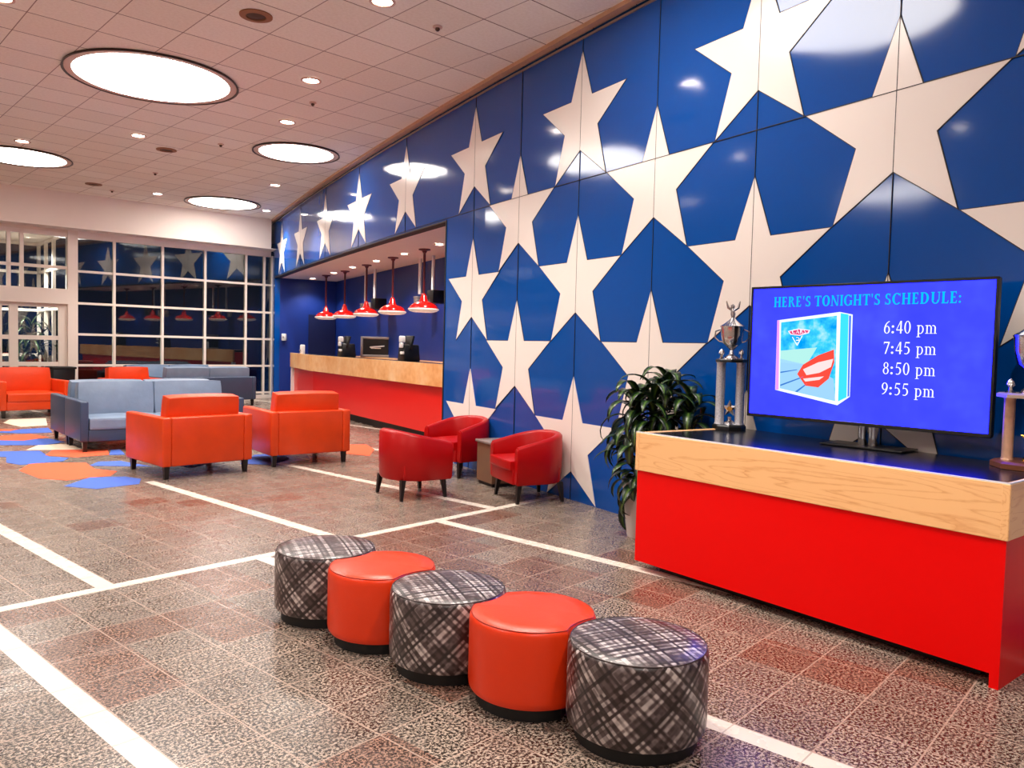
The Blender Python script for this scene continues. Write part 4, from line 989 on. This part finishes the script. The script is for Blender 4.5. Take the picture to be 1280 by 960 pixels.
def keep(p):
    d = (p - P0).dot(NR)
    if d > -.03: p = p - NR * (d + .03)
    # left end of the desk
    e = (p - DA).dot(Vector((-ls.y, ls.x, 0)) if Vector((-ls.y, ls.x, 0)).dot(DB - DA) > 0 else -Vector((-ls.y, ls.x, 0)))
    if e > -.03 and p.z < HD + .03:
        v = (Vector((-ls.y, ls.x, 0)) if Vector((-ls.y, ls.x, 0)).dot(DB - DA) > 0 else -Vector((-ls.y, ls.x, 0))); p = p - v * (e + .03)
    return p
corn_plant(Vector((1.16, 6.86, 0)), [(-.06, -.06, 1.2, 34, 1.05), (.06, -.16, 1.26, 26, 1.0), (-.04, -.12, .82, 30, 1.0), (.2, -.02, 1.36, 26, .95), (.36, -.22, 1.22, 26, .95), (-.02, -.1, .62, 18, .9)], 'leafy green plant in white pot between star wall and red desk', .5, .17, 5, .46, .1, cull=keep)
pp1 = nw(-5.45, 0, 1.9)
corn_plant(pp1, [(0, 0, 1.9, 26, 1.5), (.15, .1, 1.5, 22, 1.4), (-.15, .05, 1.2, 20, 1.3)], 'tall leafy plant seen through the glass entrance door', .5, .25, 9, .5, .1)
# ------------------------------------------------------------------ rug of polygons
def zr(x, y): return (x / 5.05455, 430 + y / 5.05455)
RUG = [('o', [zr(120, 800), zr(190, 755), zr(540, 750), zr(600, 790), zr(740, 805), zr(700, 832), zr(420, 862), zr(250, 850)]),
       ('b', [(80, 608), (112, 597), (156, 596), (176.5, 598.7), (174, 605), (121, 611.4)]),
       ('b', [zr(-60, 690), zr(0, 680), zr(250, 675), zr(310, 712), zr(435, 720), zr(400, 740), zr(230, 755), zr(130, 765), zr(40, 750), zr(40, 715), zr(-60, 712)]),
       ('w', [zr(165, 670), zr(240, 640), zr(430, 632), zr(530, 668)]), ('b', [zr(565, 770), zr(620, 745), zr(760, 740), zr(960, 775)]),
       ('o', [zr(285, 705), zr(330, 672), zr(680, 665), zr(690, 700), zr(480, 716)]), ('b', [zr(-120, 600), zr(320, 600), zr(410, 620), zr(280, 640), zr(-120, 640)]),
       ('o', [zr(-100, 590), zr(190, 570), zr(310, 590), zr(150, 612), zr(0, 610), zr(-100, 606)]), ('b', [zr(-60, 560), zr(130, 540), zr(305, 530), zr(330, 560), zr(160, 566)]),
       ('w', [zr(20, 500), zr(60, 478), zr(290, 470), zr(300, 515), zr(130, 525)]), ('o', [zr(-80, 545), zr(0, 538), zr(120, 540), zr(60, 552)]), ('b', [zr(700, 670), zr(760, 668), zr(790, 700), zr(690, 702)]),
       ('b', [(300, 580), (318, 569), (352, 566), (362, 574), (340, 581)]), ('o', [(430, 567), (436, 556), (458, 556), (468, 562), (462, 570)]), ('b', [(180, 575), (215, 565), (260, 562), (290, 572), (240, 585)])]
bm = NBM()
for k, (c, pg) in enumerate(RUG):
    pts = [at(x, y, 0) for x, y in pg]; prism(bm, [(p.x, p.y) for p in pts], .0005, .003 + .0002 * k, {'b': 0, 'o': 1, 'w': 2}[c])
rg = obj('area_rug', bm, None, None, False, mats=['rug_b', 'rug_o', 'rug_w']); tag(rg, 'rug of blue, coral and cream polygon pieces under the sofas', 'rug')

# ------------------------------------------------------------------ world
wd = bpy.data.worlds.new('night'); S.world = wd; wd.use_nodes = True
wd.node_tree.nodes['Background'].inputs[0].default_value = (.012, .014, .02, 1); wd.node_tree.nodes['Background'].inputs[1].default_value = .6
# added spots without a fitting, brightening the vestibule and its plant
spot(nw(-7, 4.0, 2.0), 300, 2.6)
spot(nw(-5.6, 4.0, 1.5), 220, 2.2)
# counter back lighting comes from the soffit downlights above
S.cycles.use_denoising = True
S.cycles.max_bounces = 8; S.cycles.diffuse_bounces = 5; S.cycles.glossy_bounces = 4; S.cycles.transparent_max_bounces = 8
S.cycles.caustics_reflective = False; S.cycles.caustics_refractive = False; S.cycles.sample_clamp_indirect = 6
